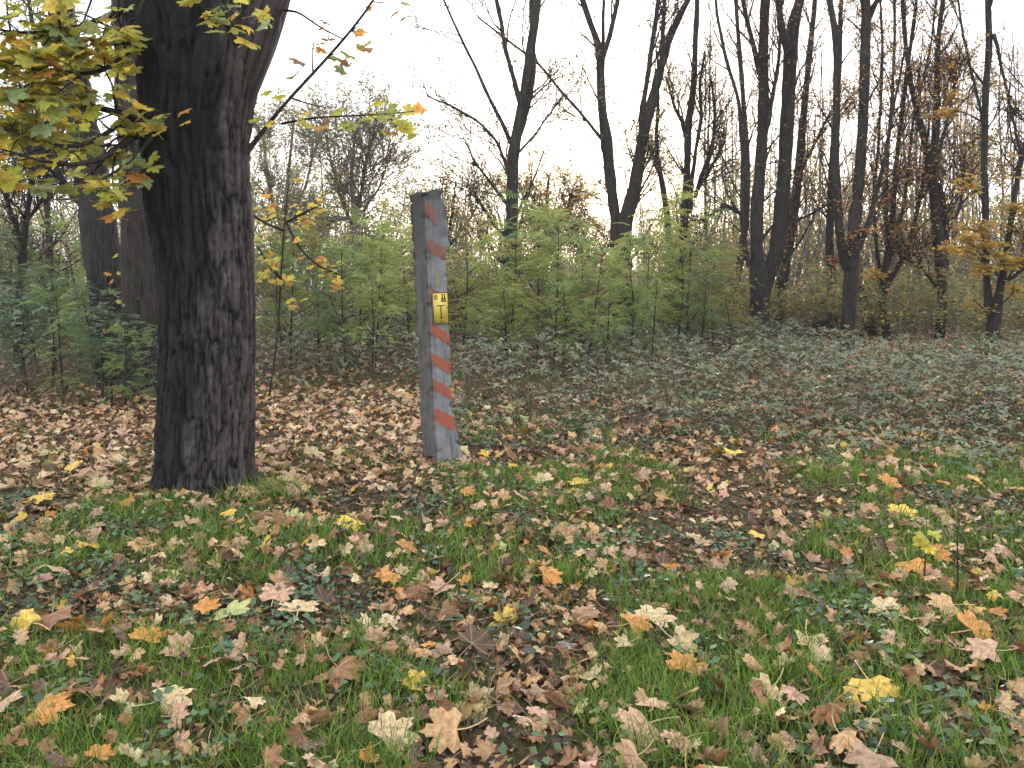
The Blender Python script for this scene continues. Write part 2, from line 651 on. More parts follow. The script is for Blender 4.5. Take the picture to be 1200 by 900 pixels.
# folded pointed oval leaf
OVAL_V = np.array([(0, 0, 0), (0.27, 0.33, 0.07), (0.22, 0.7, 0.05), (0, 1, -0.06), (-0.22, 0.7, 0.05), (-0.27, 0.33, 0.07), (0, 0.5, -0.02)])
OVAL_F = np.array([(0, 1, 6), (1, 2, 6), (2, 3, 6), (3, 4, 6), (4, 5, 6), (5, 0, 6)])
LEAF4_V = np.array([(0, 0, 0), (0.29, 0.42, 0.07), (0, 1, -0.07), (-0.29, 0.42, 0.07), (0, 0.45, -0.02)])
LEAF4_F = np.array([(0, 1, 4), (1, 2, 4), (2, 3, 4), (3, 0, 4)])
DIAM_V = np.array([(0, 0, 0), (0.3, 0.45, 0.06), (0, 1, -0.08), (-0.3, 0.45, 0.06)])
DIAM_F = np.array([(0, 1, 2), (0, 2, 3)])

PAL = {   # base colours of fallen maple leaves
    'tan': (0.48, 0.30, 0.155), 'pale beige': (0.62, 0.48, 0.29), 'pinkish': (0.52, 0.33, 0.23), 'brown': (0.25, 0.125, 0.06),
    'dark brown': (0.105, 0.062, 0.045), 'orange': (0.54, 0.25, 0.065), 'yellow': (0.68, 0.47, 0.09), 'pale green': (0.42, 0.45, 0.19),
}
PKEYS = list(PAL)
PW_NEAR = np.array([0.23, 0.12, 0.21, 0.22, 0.13, 0.045, 0.025, 0.02])

# ------------------------------------------------------------------ fallen leaves
SPECIAL = [  # photo x, y, width in photo pixels, colour, label
    (60, 845, 84, 'orange', 'large flat ochre maple leaf in the grass at the bottom left'),
    (462, 873, 72, 'pale beige', 'large pale beige and yellow maple leaf at the bottom edge'),
    (520, 872, 62, 'tan', 'tan star shaped maple leaf beside the large pale leaf at the bottom edge'),
    (1025, 822, 54, 'yellow', 'big greenish yellow leaf half browned in the grass, lower right'),
    (210, 772, 54, 'pinkish', 'pinkish curled maple leaf over a dark twig nest, lower left'),
    (30, 744, 46, 'yellow', 'bright yellow maple leaf at the left edge, next to a brown one'),
    (62, 738, 46, 'brown', 'brown maple leaf touching the bright yellow one at the left edge'),
    (272, 726, 36, 'pale green', 'green leaf with yellow veins lying below the maple trunk'),
    (243, 722, 32, 'orange', 'rusty orange leaf left of the green yellow veined leaf'),
    (175, 756, 34, 'orange', 'domed orange leaf with a dark hole, lower left'),
    (485, 812, 34, 'yellow', 'yellow folded leaf in dark grass, bottom centre'),
    (646, 685, 36, 'orange', 'upright orange maple leaf in the middle of the clearing'),
    (455, 686, 26, 'orange', 'light orange small maple leaf below the striped post'),
    (748, 868, 58, 'pinkish', 'pinkish domed maple leaf at the bottom, centre right'),
    (805, 792, 48, 'orange', 'orange tan star shaped maple leaf, lower centre right'),
    (768, 733, 48, 'pale beige', 'pale cream maple leaf with yellow edge in the litter, centre right'),
    (800, 764, 44, 'pale beige', 'pale cream leaf lying above the orange star shaped leaf'),
    (745, 741, 38, 'orange', 'orange brown domed leaf next to the pale cream leaf'),
    (1105, 720, 44, 'tan', 'salmon tan leaf with a long lobe, right of the clearing'),
    (1032, 720, 32, 'pale beige', 'pale beige upright leaf left of the salmon tan leaf'),
    (1150, 775, 62, 'pinkish', 'broad pinkish grey leaf at the right edge of the clearing'),
    (1145, 748, 40, 'orange', 'glossy orange leaf resting on pinkish grey leaves at the right edge'),
    (950, 762, 40, 'pale beige', 'pale star shaped leaf on a green tuft, right of centre'),
    (990, 888, 40, 'tan', 'tan leaf with an orange stem end at the bottom right edge'),
    (1057, 606, 32, 'yellow', 'lone ochre yellow leaf on green grass, right of the clearing'),
    (1070, 673, 32, 'orange', 'light orange leaf beside the thin dark stem, right'),
    (1101, 658, 26, 'orange', 'salmon orange leaf close to the top of the thin dark stem'),
    (1042, 571, 32, 'orange', 'orange pair of lobes on the far grass, right'),
    (568, 538, 18, 'yellow', 'yellow upright leaf right of the striped post foot'),
    (600, 552, 18, 'yellow', 'second yellow leaf right of the striped post foot'),
    (636, 567, 24, 'pale beige', 'whitish folded leaf on the grass right of the post'),
    (678, 571, 26, 'yellow', 'pale yellow open leaf on the grass right of the post'),
    (548, 584, 22, 'orange', 'orange upright leaf in front of the striped post'),
    (410, 622, 32, 'yellow', 'yellow ochre leaf between the maple trunk and the post'),
    (348, 612, 26, 'pale green', 'yellow green leaf right of the maple trunk foot'),
    (268, 610, 18, 'yellow', 'bright yellow small leaf at the maple trunk foot'),
    (48, 592, 26, 'yellow', 'bright orange yellow leaf in the litter at the left edge'),
    (85, 553, 24, 'yellow', 'yellow leaf in the pale litter left of the maple'),
    (325, 706, 40, 'pinkish', 'first of two pinkish leaves side by side below the maple trunk'),
    (350, 722, 44, 'pale beige', 'pale leaf curled over the grass below the maple trunk'),
    (518, 698, 34, 'pinkish', 'pinkish star leaf in the grass below the post'),
    (205, 833, 52, 'pale beige', 'cream curled leaf with yellow side in the grass, bottom left'),
    (560, 762, 40, 'dark brown', 'grey brown crumpled leaf in dark herbs, bottom centre'),
    (405, 800, 46, 'brown', 'brown folded leaf standing in grass, bottom left of centre'),
]
leaf_mesh = []
for k, (v, f, va) in enumerate(DRY):
    m_ = MB()
    c = np.ones((len(v), 4))
    c[:, 3] = va
    m_.add(v, f, c)
    leaf_mesh.append(m_.mesh('fallen_leaf', M_dry, True))


def put_leaf(pos, scale, color, label, variant, yaw, normal, group):
    o = link('fallen_leaf', leaf_mesh[variant])
    Rm = Matrix(basis(np.array([normal]), np.array([yaw]))[0].tolist()).to_4x4()
    o.matrix_world = Matrix.Translation([float(q) for q in pos]) @ Rm @ Matrix.Scale(float(scale), 4)
    o.color = (*[float(q) for q in color], 1)
    tag(o, label, 'leaf', group)
    return o


taken = []
for k, (px, py, w, cn, lab) in enumerate(SPECIAL):
    p = gnd(px, py)
    dist = np.linalg.norm(p - EYE)
    s = min(w / FPX * dist / 1.35, 0.115)
    nrm = np.array([rng.normal() * 0.15, -0.32 + rng.normal() * 0.15, 1.0])
    col = np.array(PAL[cn]) * rng.uniform(0.95, 1.15)
    put_leaf(p + np.array([0, 0, 0.045]), s, col, lab, [0, 1, 2, 8, 3, 11][k % 6], rng.uniform(0, 6.28), nrm, 'fallen maple leaves')
    taken.append(p[:2])
taken = np.array(taken)

N = 56000
lx, ly = frustum_points(N, 1.7, 26, 0.78, 1.42)
dens = 0.40 + 0.42 * sst(fbm(lx * 1.3, ly * 1.3, seed=77), 0.40, 0.60) + 0.65 * litter_zone(lx, ly) - 0.30 * bramble_zone(lx, ly)
ring_a = rng.uniform(0, 6.28, 150)
lx[:110], ly[:110] = -2.08 + np.cos(ring_a[:110]) * rng.uniform(0.34, 0.62, 110), 5.28 + np.sin(ring_a[:110]) * rng.uniform(0.34, 0.62, 110)
lx[110:150], ly[110:150] = -0.60 + np.cos(ring_a[110:]) * rng.uniform(0.14, 0.34, 40), 6.30 + np.sin(ring_a[110:]) * rng.uniform(0.14, 0.34, 40)
keep = rng.uniform(0, 1, N) < dens
keep[:150] = rng.uniform(0, 1, 150) < 0.8
keep &= np.hypot(lx + 2.08, ly - 5.28) > 0.34
dmin = np.min(np.hypot(lx[:, None] - taken[None, :, 0], ly[:, None] - taken[None, :, 1]), axis=1)
keep &= dmin > 0.09
lx, ly = lx[keep], ly[keep]
N = len(lx)
lsc = np.clip(rng.gamma(6.5, 0.0077, N), 0.020, 0.100)
lci = rng.choice(len(PKEYS), N, p=PW_NEAR)
lit = litter_zone(lx, ly)
lci = np.where((rng.uniform(0, 1, N) < 0.6 * lit) & (lci > 2), rng.choice([0, 1, 1, 2], N), lci)
lcol = np.array([PAL[k] for k in PKEYS])[lci] * rng.uniform(0.72, 1.2, (N, 1)) * rng.uniform(0.93, 1.07, (N, 3))
gz = grass_zone(lx, ly)
lz = hgt(lx, ly) + 0.010 + rng.uniform(0, 0.025, N) + 0.034 * np.clip(gz, 0, 1)
lnr = np.stack([rng.normal(size=N) * 0.55, rng.normal(size=N) * 0.55 - 0.06, np.ones(N)], 1)
lyaw = rng.uniform(0, 6.28, N)
lpos = np.stack([lx, ly, lz], 1)
ppx, ppy = to_px(lpos)
inview = (ppx > 8) & (ppx < 1192) & (ppy < 890)
score = np.where(inview, lsc / np.linalg.norm(lpos - EYE, axis=1), 0)
order = np.argsort(-score)
single = order[:252]
rest = order[252:]


def where_words(px, py):
    col = 'left edge' if px < 150 else 'left of the clearing' if px < 420 else 'middle of the clearing' if px < 720 else 'right of the clearing' if px < 1000 else 'right edge'
    row = 'bottom row' if py > 830 else 'front rows' if py > 740 else 'farther back'
    return col, row


FORM = ['flat', 'flat', 'slightly wavy', 'wavy', 'curled', 'curled', 'tightly curled', 'rolled up', 'flat', 'curled', 'curled', 'wavy']
labs = {}
single_v = {int(k): int(rng.integers(0, len(DRY))) for k in single}
for k in single:
    c_, r_ = where_words(ppx[k], ppy[k])
    labs.setdefault(f'{FORM[single_v[int(k)]]} {PKEYS[lci[k]]} maple leaf, {r_}, {c_}', []).append(int(k))
leaf_label = {}
for lab, ks in labs.items():
    for q, k in enumerate(sorted(ks, key=lambda i: ppx[i])):
        leaf_label[k] = lab if len(ks) == 1 else lab + ', ' + ORD[q] + ' from left'
for k in single:
    vr, lab = single_v[int(k)], leaf_label[int(k)]
    put_leaf(lpos[k], lsc[k], lcol[k], lab, vr, lyaw[k], lnr[k], 'fallen maple leaves')
mb = MB()
dist = np.linalg.norm(lpos - EYE, axis=1)
near = rest[dist[rest] < 4.0]
far = rest[(dist[rest] >= 4.0) & (dist[rest] < 6.5)]
vfar = rest[dist[rest] >= 6.5]
for pool, tm in ((near, DRY), (far, DRY_FAR), (vfar, DRY_MINI)):
    vi = rng.integers(0, len(tm), len(pool))
    for k, (v, f, va) in enumerate(tm):
        s = pool[vi == k]
        inst(mb, v, f, basis(lnr[s], lyaw[s]), lpos[s], lsc[s], lcol[s], va)
tag(mb.build('leaf_litter', M_dry, smooth=True), 'dry maple leaves strewn thickly over the clearing floor', 'leaves', kind='stuff')

# crumbled bits and small leaves between the big ones
N = 42000
x, y = frustum_points(N, 1.7, 11, 0.78, 1.3)
mb = MB()
vi = rng.integers(0, 3, N)
pos = np.stack([x, y, hgt(x, y) + rng.uniform(0.002, 0.02, N)], 1)
nr = np.stack([rng.normal(size=N) * 0.5, rng.normal(size=N) * 0.5, np.ones(N)], 1)
cl = np.array([PAL['brown'], PAL['dark brown'], PAL['tan'], (0.07, 0.05, 0.04)])[rng.integers(0, 4, N)] * rng.uniform(0.6, 1.2, (N, 1))
inst(mb, DIAM_V - np.array([0, 0.5, 0]), DIAM_F, basis(nr, rng.uniform(0, 6.28, N)), pos, np.stack([rng.uniform(0.03, 0.08, N), rng.uniform(0.02, 0.06, N), np.full(N, 0.12)], 1), cl)
tag(mb.build('leaf_debris', M_dry), 'crumbled brown leaf bits between the fallen leaves', 'leaves', kind='stuff')

# ------------------------------------------------------------------ grass
BL_V = np.array([(-0.5, 0, 0), (0.5, 0, 0), (-0.36, 0.17, 0.56), (0.36, 0.17, 0.56), (0, 0.62, 1.0)])
BL_F = np.array([(0, 1, 3), (0, 3, 2), (2, 3, 4)])


def blades(mb, x, y, hmean, wid, pal, lean=0.35):
    n = len(x)
    R = basis(np.stack([rng.normal(size=n) * lean, rng.normal(size=n) * lean, np.ones(n)], 1), rng.uniform(0, 6.28, n))
    h = hmean * rng.uniform(0.45, 1.35, n)
    sc = np.stack([wid * rng.uniform(0.7, 1.3, n), h * rng.uniform(0.4, 1.3, n), h], 1)
    c = np.array(pal)[rng.integers(0, len(pal), n)] * rng.uniform(0.75, 1.25, (n, 1))
    inst(mb, BL_V, BL_F, R, np.stack([x, y, hgt(x, y) - 0.004], 1), sc, c)


GREEN = [(0.155, 0.29, 0.04), (0.195, 0.335, 0.045), (0.12, 0.225, 0.04), (0.235, 0.33, 0.06), (0.085, 0.165, 0.045)]
STRAW = [(0.24, 0.19, 0.10), (0.17, 0.14, 0.08), (0.12, 0.13, 0.05)]
mb = MB()
for y0, y1, n, w in ((1.7, 3.6, 85000, 0.0042), (3.6, 6.5, 85000, 0.0058), (6.5, 12.5, 52000, 0.0095)):
    x, y = frustum_points(n, y0, y1, 0.78)
    k = rng.uniform(0, 1, n) < grass_zone(x, y)
    k &= np.hypot(x + 2.08, y - 5.28) > 0.32
    x, y = x[k], y[k]
    hm = 0.050 + 0.075 * fbm(x * 2, y * 2, seed=3)
    hm = hm + 0.05 * (np.hypot(x + 1.62, y - 5.05) < 0.3)
    blades(mb, x, y, hm, w, GREEN)
    n2 = n // 4
    x, y = frustum_points(n2, y0, y1, 0.78)
    k = np.hypot(x + 2.08, y - 5.28) > 0.32
    blades(mb, x[k], y[k], 0.050, w * 0.75, STRAW + STRAW + GREEN[2:], 0.9)
tag(mb.build('grass', M_grass), 'short green grass growing in patches between the fallen leaves', 'grass', kind='stuff')

# ------------------------------------------------------------------ dark low herbs (ground ivy, bramble seedlings)
mb = MB()
cx, cy_ = frustum_points(820, 1.9, 10.5, 0.76, 1.05)
kk = (fbm(cx * 0.8, cy_ * 0.8, seed=91) > 0.43) & (litter_zone(cx, cy_) < 0.5)
cx, cy_ = cx[kk], cy_[kk]
SPEC_C = np.array([gnd(*p)[:2] for p in [(180, 715), (225, 880), (215, 700), (400, 690), (520, 660), (510, 640), (425, 800), (690, 870), (820, 775), (980, 700), (950, 690),
                                          (1060, 860), (1030, 880), (1000, 850), (1160, 880), (715, 705), (700, 650), (350, 690), (330, 650), (1100, 840), (960, 720), (420, 720), (600, 760), (560, 720)]])
cx, cy_ = np.r_[cx, SPEC_C[:, 0]], np.r_[cy_, SPEC_C[:, 1]]
big = np.r_[np.zeros(len(cx) - len(SPEC_C)), np.ones(len(SPEC_C))]
nl = rng.integers(16, 50, len(cx)) + (big * 25).astype(int)
idx = np.repeat(np.arange(len(cx)), nl)
n = len(idx)
sp = 0.09 + 0.05 * big[idx]
px_, py_ = cx[idx] + rng.normal(size=n) * sp, cy_[idx] + rng.normal(size=n) * sp
rr = np.hypot(px_ - cx[idx], py_ - cy_[idx])
pz_ = hgt(px_, py_) + 0.015 + rng.uniform(0, 1, n) * 0.085 * np.exp(-(rr / 0.16) ** 2)
R = basis(np.stack([rng.normal(size=n) * 0.45, rng.normal(size=n) * 0.45, np.ones(n)], 1), rng.uniform(0, 6.28, n))
hp = np.array([(0.045, 0.11, 0.055), (0.065, 0.14, 0.06), (0.04, 0.085, 0.05), (0.10, 0.17, 0.06)])[rng.integers(0, 4, len(cx))]
inst(mb, LEAF4_V * np.array([1.5, 1, 1]), LEAF4_F, R, np.stack([px_, py_, pz_], 1), rng.uniform(0.018, 0.042, n), hp[idx] * rng.uniform(0.75, 1.3, (n, 1)))
tag(mb.build('ground_cover', M_bramble), 'dark green low herbs in clumps on the clearing floor', 'ground cover', kind='stuff')

# twigs on the ground
mb = MB()
n = 1500
x, y = frustum_points(n, 1.8, 10, 0.76, 1.2)
a = rng.uniform(0, 6.28, n)
L = rng.uniform(0.05, 0.30, n)
t = np.linspace(-0.5, 0.5, 4)
P = np.stack([x[:, None] + np.cos(a)[:, None] * L[:, None] * t + rng.normal(size=(n, 4)) * 0.008, y[:, None] + np.sin(a)[:, None] * L[:, None] * t + rng.normal(size=(n, 4)) * 0.008, np.zeros((n, 4))], 2)
P[:, :, 2] = hgt(P[:, :, 0], P[:, :, 1]) + rng.uniform(0.003, 0.05, (n, 1)) + rng.normal(size=(n, 4)) * 0.01
tubes(mb, P, np.repeat(rng.uniform(0.0012, 0.004, (n, 1)), 4, 1), 3)
tag(mb.build('fallen_twigs', M_twig_dry), 'thin dry twigs and leaf stalks lying in the litter', 'twigs', kind='stuff')

# ------------------------------------------------------------------ bramble and herb undergrowth
mb, ms = MB(), MB()
n = 52000
x, y = frustum_points(n, 5.6, 23, 0.80, 1.15)
bz = bramble_zone(x, y)
k = rng.uniform(0, 1, n) < bz * (0.40 + 0.80 * sst(fbm(x * 0.9, y * 0.9, seed=61), 0.35, 0.6))
x, y, bz = x[k], y[k], bz[k]
n = len(x)
u = x / y
hm = (0.26 + 0.72 * fbm(x * 0.6, y * 0.6, seed=62)) * bz
leftz = 1 - sst(u, -0.50, -0.42)
hm = hm + leftz * (0.45 + 0.30 * sst(y, 9, 12)) * bz + 0.15 * (1 - sst(u, -0.2, -0.1)) * bz
z = hgt(x, y) + hm * rng.uniform(0.12, 1.0, n) ** 0.7
R0 = np.stack([rng.normal(size=n) * 0.35, rng.normal(size=n) * 0.35 - 0.1, np.ones(n)], 1)
yw = rng.uniform(0, 6.28, n)
bp = np.array([(0.115, 0.155, 0.09), (0.15, 0.19, 0.11), (0.085, 0.12, 0.07), (0.19, 0.20, 0.09), (0.22, 0.16, 0.09)])
lp = np.array([(0.085, 0.155, 0.085), (0.11, 0.19, 0.10), (0.075, 0.135, 0.08), (0.15, 0.20, 0.075), (0.13, 0.17, 0.09)])
ci = rng.choice(5, n, p=[0.3, 0.3, 0.2, 0.12, 0.08])
cb = np.where((leftz > 0.5)[:, None], lp[ci], bp[ci]) * rng.uniform(0.7, 1.3, (n, 1))
sz = rng.uniform(0.045, 0.085, n)
for dy, kx in ((0, 1.0), (1.9, 0.85), (-1.9, 0.85)):
    inst(mb, LEAF4_V, LEAF4_F, basis(R0 + rng.normal(size=(n, 3)) * 0.15, yw + dy), np.stack([x, y, z], 1), sz * kx, cb)
# canes
n2 = 5000
x, y = frustum_points(n2, 7.0, 22, 0.80, 1.15)
k = rng.uniform(0, 1, n2) < bramble_zone(x, y) + 0.06
x, y = x[k], y[k]
n2 = len(x)
a, L, H = rng.uniform(0, 6.28, n2), rng.uniform(0.2, 0.9, n2), rng.uniform(0.15, 0.6, n2)
t = np.linspace(0, 1, 4)
P = np.stack([x[:, None] + np.cos(a)[:, None] * L[:, None] * t, y[:, None] + np.sin(a)[:, None] * L[:, None] * t, hgt(x, y)[:, None] + H[:, None] * np.sin(t * 2.6)[None] - 0.01], 2)
P += rng.normal(size=P.shape) * 0.015
tubes(ms, P, np.tile(np.linspace(0.004, 0.0018, 4), (n2, 1)), 3)
tag(mb.build('bramble_leaves', M_bramble), 'low blue green bramble and herb growth along the wood edge', 'undergrowth', kind='stuff')
tag(ms.build('bramble_canes', M_twig_dry), 'thin brown arching canes among the low undergrowth', 'undergrowth', kind='stuff')

# ------------------------------------------------------------------ striped concrete post with its yellow marker plate
def concrete_material(name, c0, c1, speck=0.5, rust=0.0):
    m, nd, ln = mat_new(name)
    out = nd.new('ShaderNodeOutputMaterial')
    tc = nd.new('ShaderNodeTexCoord')
    o = tc.outputs['Object']
    n1 = noise_n(nd, ln, o, 9, 5, 0.65)
    n2 = noise_n(nd, ln, o, 130, 3, 0.7)
    mp = nd.new('ShaderNodeMapping')
    mp.inputs['Scale'].default_value = (22, 22, 2.2)
    ln.new(o, mp.inputs['Vector'])
    n3 = noise_n(nd, ln, mp.outputs['Vector'], 1.0, 4)
    c = ramp_n(nd, ln, n1, 0.3, 0.7, c0, c1)
    c = mixc(nd, ln, math_n(nd, ln, 'MULTIPLY', ramp_n(nd, ln, n2, 0.35, 0.7), speck), c, tuple(q * 1.5 for q in c1))
    c = mixc(nd, ln, math_n(nd, ln, 'MULTIPLY', ramp_n(nd, ln, n3, 0.52, 0.7), 0.65), c, tuple(q * 0.4 for q in c0))
    # weathered dark head
    sx = nd.new('ShaderNodeSeparateXYZ')
    ln.new(o, sx.inputs[0])
    top = math_n(nd, ln, 'ADD', sx.outputs['Z'], math_n(nd, ln, 'MULTIPLY', n1, 0.8))
    c = mixc(nd, ln, math_n(nd, ln, 'MULTIPLY', ramp_n(nd, ln, math_n(nd, ln, 'MULTIPLY', top, 0.35), 0.70, 0.93), 0.6), c, (0.030, 0.034, 0.036))
    p = nd.new('ShaderNodeBsdfPrincipled')
    ln.new(c, p.inputs['Base Color'])
    p.inputs['Roughness'].default_value = 0.92
    p.inputs['Specular IOR Level'].default_value = 0.2
    b = nd.new('ShaderNodeBump')
    b.inputs['Strength'].default_value = 0.6
    b.inputs['Distance'].default_value = 0.006
    ln.new(math_n(nd, ln, 'ADD', n2, n1), b.inputs['Height'])
    ln.new(b.outputs[0], p.inputs['Normal'])
    ln.new(p.outputs[0], out.inputs['Surface'])
    return m


def worn_paint(name, paint, under, lo, hi):
    m, nd, ln = mat_new(name)
    out = nd.new('ShaderNodeOutputMaterial')
    tc = nd.new('ShaderNodeTexCoord')
    o = tc.outputs['Object']
    n1 = noise_n(nd, ln, o, 26, 5, 0.75)
    n2 = noise_n(nd, ln, o, 120, 3, 0.7)
    c = mixc(nd, ln, ramp_n(nd, ln, n1, lo, hi), paint, under)
    c = mixc(nd, ln, 1.0, c, ramp_n(nd, ln, n2, 0.2, 0.8, (0.7, 0.7, 0.7), (1.2, 1.2, 1.2)), 'MULTIPLY')
    p = nd.new('ShaderNodeBsdfPrincipled')
    ln.new(c, p.inputs['Base Color'])
    p.inputs['Roughness'].default_value = 0.8
    b = nd.new('ShaderNodeBump')
    b.inputs['Strength'].default_value = 0.4
    b.inputs['Distance'].default_value = 0.004
    ln.new(n2, b.inputs['Height'])
    ln.new(b.outputs[0], p.inputs['Normal'])
    ln.new(p.outputs[0], out.inputs['Surface'])
    return m


M_conc = concrete_material('weathered_concrete', (0.060, 0.058, 0.056), (0.140, 0.136, 0.130))
M_face = concrete_material('faded_white_paint', (0.108, 0.112, 0.120), (0.215, 0.220, 0.230), 0.4)
M_red = worn_paint('worn_red_paint', (0.30, 0.072, 0.036), (0.16, 0.12, 0.105), 0.52, 0.74)
M_red_faded = worn_paint('faded_red_paint', (0.21, 0.065, 0.045), (0.125, 0.11, 0.11), 0.46, 0.66)
M_yel = plain('yellow_plate', (0.60, 0.46, 0.07), 0.4, 0.5, 0.08, 20)
M_blk = plain('black_print', (0.02, 0.02, 0.018), 0.5, 0.3, 0.1, 20)
M_ochre = worn_paint('old_yellow_mark', (0.26, 0.21, 0.10), (0.16, 0.16, 0.165), 0.40, 0.60)

post_p = gnd(513, 541)
POST_Y = float(post_p[1]) + 0.10
S, TH = 0.20, math.radians(43)
post = empty('concrete_post')
base_c = np.array([at(513.5, 500, POST_Y)[0], POST_Y, float(hgt(post_p[0], POST_Y))])
top_c = at(499.5, 223, POST_Y)
lean = math.atan2(top_c[0] - base_c[0], top_c[2] - base_c[2])
HP = (top_c[2] - base_c[2]) / math.cos(lean)
post.matrix_world = Matrix.Translation(base_c.tolist()) @ Matrix.Rotation(lean, 4, 'Y') @ Matrix.Rotation(TH, 4, 'Z')
tag(post, 'leaning square concrete post with red stripes and a yellow marker plate', 'post')


def zl(py):                    # height along the post for a photo row
    return (at(508, py, POST_Y)[2] - base_c[2]) / math.cos(lean)


def post_body():
    nz, ns = 150, 14
    zz = np.linspace(-0.12, HP, nz)
    ring = []
    for side in range(4):
        t = np.linspace(-0.5, 0.5, ns, endpoint=False)
        c = [(t, -0.5 + 0 * t), (0.5 + 0 * t, t), (-t, 0.5 + 0 * t), (-0.5 + 0 * t, -t)][side]
        ring.append(np.stack(c, 1))
    ring = np.concatenate(ring)
    # rounded corner
    rr = np.linalg.norm(ring, axis=1, keepdims=True)
    ring = ring * np.minimum(1.0, 0.665 / rr)
    k = len(ring)
    v = np.zeros((nz, k, 3))
    for i, z in enumerate(zz):
        w = S * (1.0 + 0.05 * max(0, 0.6 - z))
        v[i, :, :2] = ring * w
        v[i, :, 2] = z
    f3 = v.reshape(-1, 3)
    nrm = np.zeros_like(f3)
    nrm[:, :2] = f3[:, :2] / (np.linalg.norm(f3[:, :2], axis=1, keepdims=True) + 1e-9)
    d = 0.004 * (fbm(f3[:, 0] * 22, f3[:, 1] * 22, f3[:, 2] * 18, seed=4, octv=4) - 0.5) * 2
    corner = np.minimum(np.abs(np.abs(f3[:, 0]) - S / 2), 1) + np.minimum(np.abs(np.abs(f3[:, 1]) - S / 2), 1) < 0.03
    chip = np.clip(fbm(f3[:, 0] * 12, f3[:, 1] * 12, f3[:, 2] * 22, seed=14, octv=3) - 0.50, 0, 1) * 0.09
    d = d - np.where(corner, chip, chip * 0.12)
    # spalled slab along the upper rear edge, and the flared foot
    z = f3[:, 2]
    slab = (f3[:, 0] > S * 0.36) & (z > zl(292)) & (z < zl(226))
    f3[:, 0] += np.where(slab, 0.050 * np.clip((zl(224) - z) / (zl(224) - zl(284)), 0.0, 1) * np.clip((z - zl(294)) / 0.03, 0, 1), 0)
    foot = np.clip((zl(478) - z) / (zl(478) - zl(530)), 0, 1.3)
    f3[:, 0] += np.where(f3[:, 0] > 0, 0.055 * foot ** 1.3, 0)
    f3[:, 1] += np.where(f3[:, 1] < -S * 0.2, -0.020 * foot, 0)
    f3 += nrm * d[:, None]
    # broken, sloping head
    hd = np.clip((z - (HP - 0.10)) / 0.10, 0, 1)
    f3[:, 2] += hd * (-0.050 * np.clip(-f3[:, 0] / S + 0.1, 0, 1) + 0.03 * (fbm(f3[:, 0] * 18, f3[:, 1] * 18, seed=9) - 0.5))
    i, j = np.meshgrid(np.arange(nz - 1), np.arange(k), indexing='ij')
    q = np.stack([i * k + j, i * k + (j + 1) % k, (i + 1) * k + (j + 1) % k, (i + 1) * k + j], -1).reshape(-1, 4)
    tri = np.concatenate([q[:, [0, 1, 2]], q[:, [0, 2, 3]]])
    ctr = len(f3)
    f3 = np.concatenate([f3, [[0, 0, HP - 0.015]]])
    cap = [((nz - 1) * k + j, (nz - 1) * k + (j + 1) % k, ctr) for j in range(k)]
    return f3, np.concatenate([tri, cap]), k, nz, ns


pv, pf, pk, pnz, pns = post_body()
mb = MB()
mb.add(pv, pf)
body = mb.build('body', [M_conc, M_face], post, local=True)
fc = pv[pf].mean(1)
front = (pf < pns + 1).any(1)
fi = np.zeros(len(pf), np.int32)
ringid = pf % pk
fi[(ringid.min(1) < pns) & (ringid.max(1) <= pns) & (pf.max(1) < len(pv) - 1) & (fc[:, 2] < zl(236))] = 1
body.data.polygons.foreach_set('material_index', fi)
body.data.update()


def front_y(x, z):
    """surface of the painted face at local x, z"""
    m = pv[:-1].reshape(pnz, pk, 3)[:, :pns + 1]
    i = np.clip(np.searchsorted(m[:, 3, 2], z), 1, pnz - 1)
    row = 0.5 * (m[i] + m[i - 1])
    return np.interp(x, row[:, 0], row[:, 1])


def stripe(py_l, py_r, hpx, mat, x0=-0.46, x1=0.49):
    nxs, nzs = 10, 9
    zh = hpx / FPX * POST_Y
    vv = np.zeros((nzs, nxs, 3))
    for a in range(nxs):
        t = a / (nxs - 1)
        x = (x0 + (x1 - x0) * t) * S
        zt = zl(py_l) * (1 - t) + zl(py_r) * t
        for b in range(nzs):
            z = zt - zh * b / (nzs - 1) + (0.004 * math.sin(t * 17 + py_l) + 0.003 * math.sin(t * 41 + py_l)) * (b in (0, nzs - 1))
            xx = x + (0.004 * math.sin(b * 2.3 + py_l) if a in (0, nxs - 1) else 0)
            vv[b, a] = (xx, front_y(xx, z) - 0.0035, z)
    vv = vv.reshape(-1, 3)
    f = []
    for b in range(nzs - 1):
        for a in range(nxs - 1):
            p0 = b * nxs + a
            f += [(p0, p0 + nxs, p0 + nxs + 1), (p0, p0 + nxs + 1, p0 + 1)]
    m_ = MB()
    m_.add(vv, f)
    return m_.build('stripe', mat, post, smooth=True, local=True)


stripe(236, 250, 16, M_red_faded, -0.44, 0.05)
stripe(281, 291, 15, M_red_faded)
stripe(336, 348, 16, M_red_faded)
stripe(378, 392, 13, M_red)
stripe(412, 427, 13, M_red)
stripe(442, 457, 13, M_red)
stripe(475, 489, 17, M_red)


def boxm(mb, x0, x1, z0, z1, y0, y1):
    v = np.array([(x, y, z) for x in (x0, x1) for y in (y0, y1) for z in (z0, z1)])
    f = [(0, 1, 3), (0, 3, 2), (4, 6, 7), (4, 7, 5), (0, 4, 5), (0, 5, 1), (2, 3, 7), (2, 7, 6), (0, 2, 6), (0, 6, 4), (1, 5, 7), (1, 7, 3)]
    mb.add(v, f)


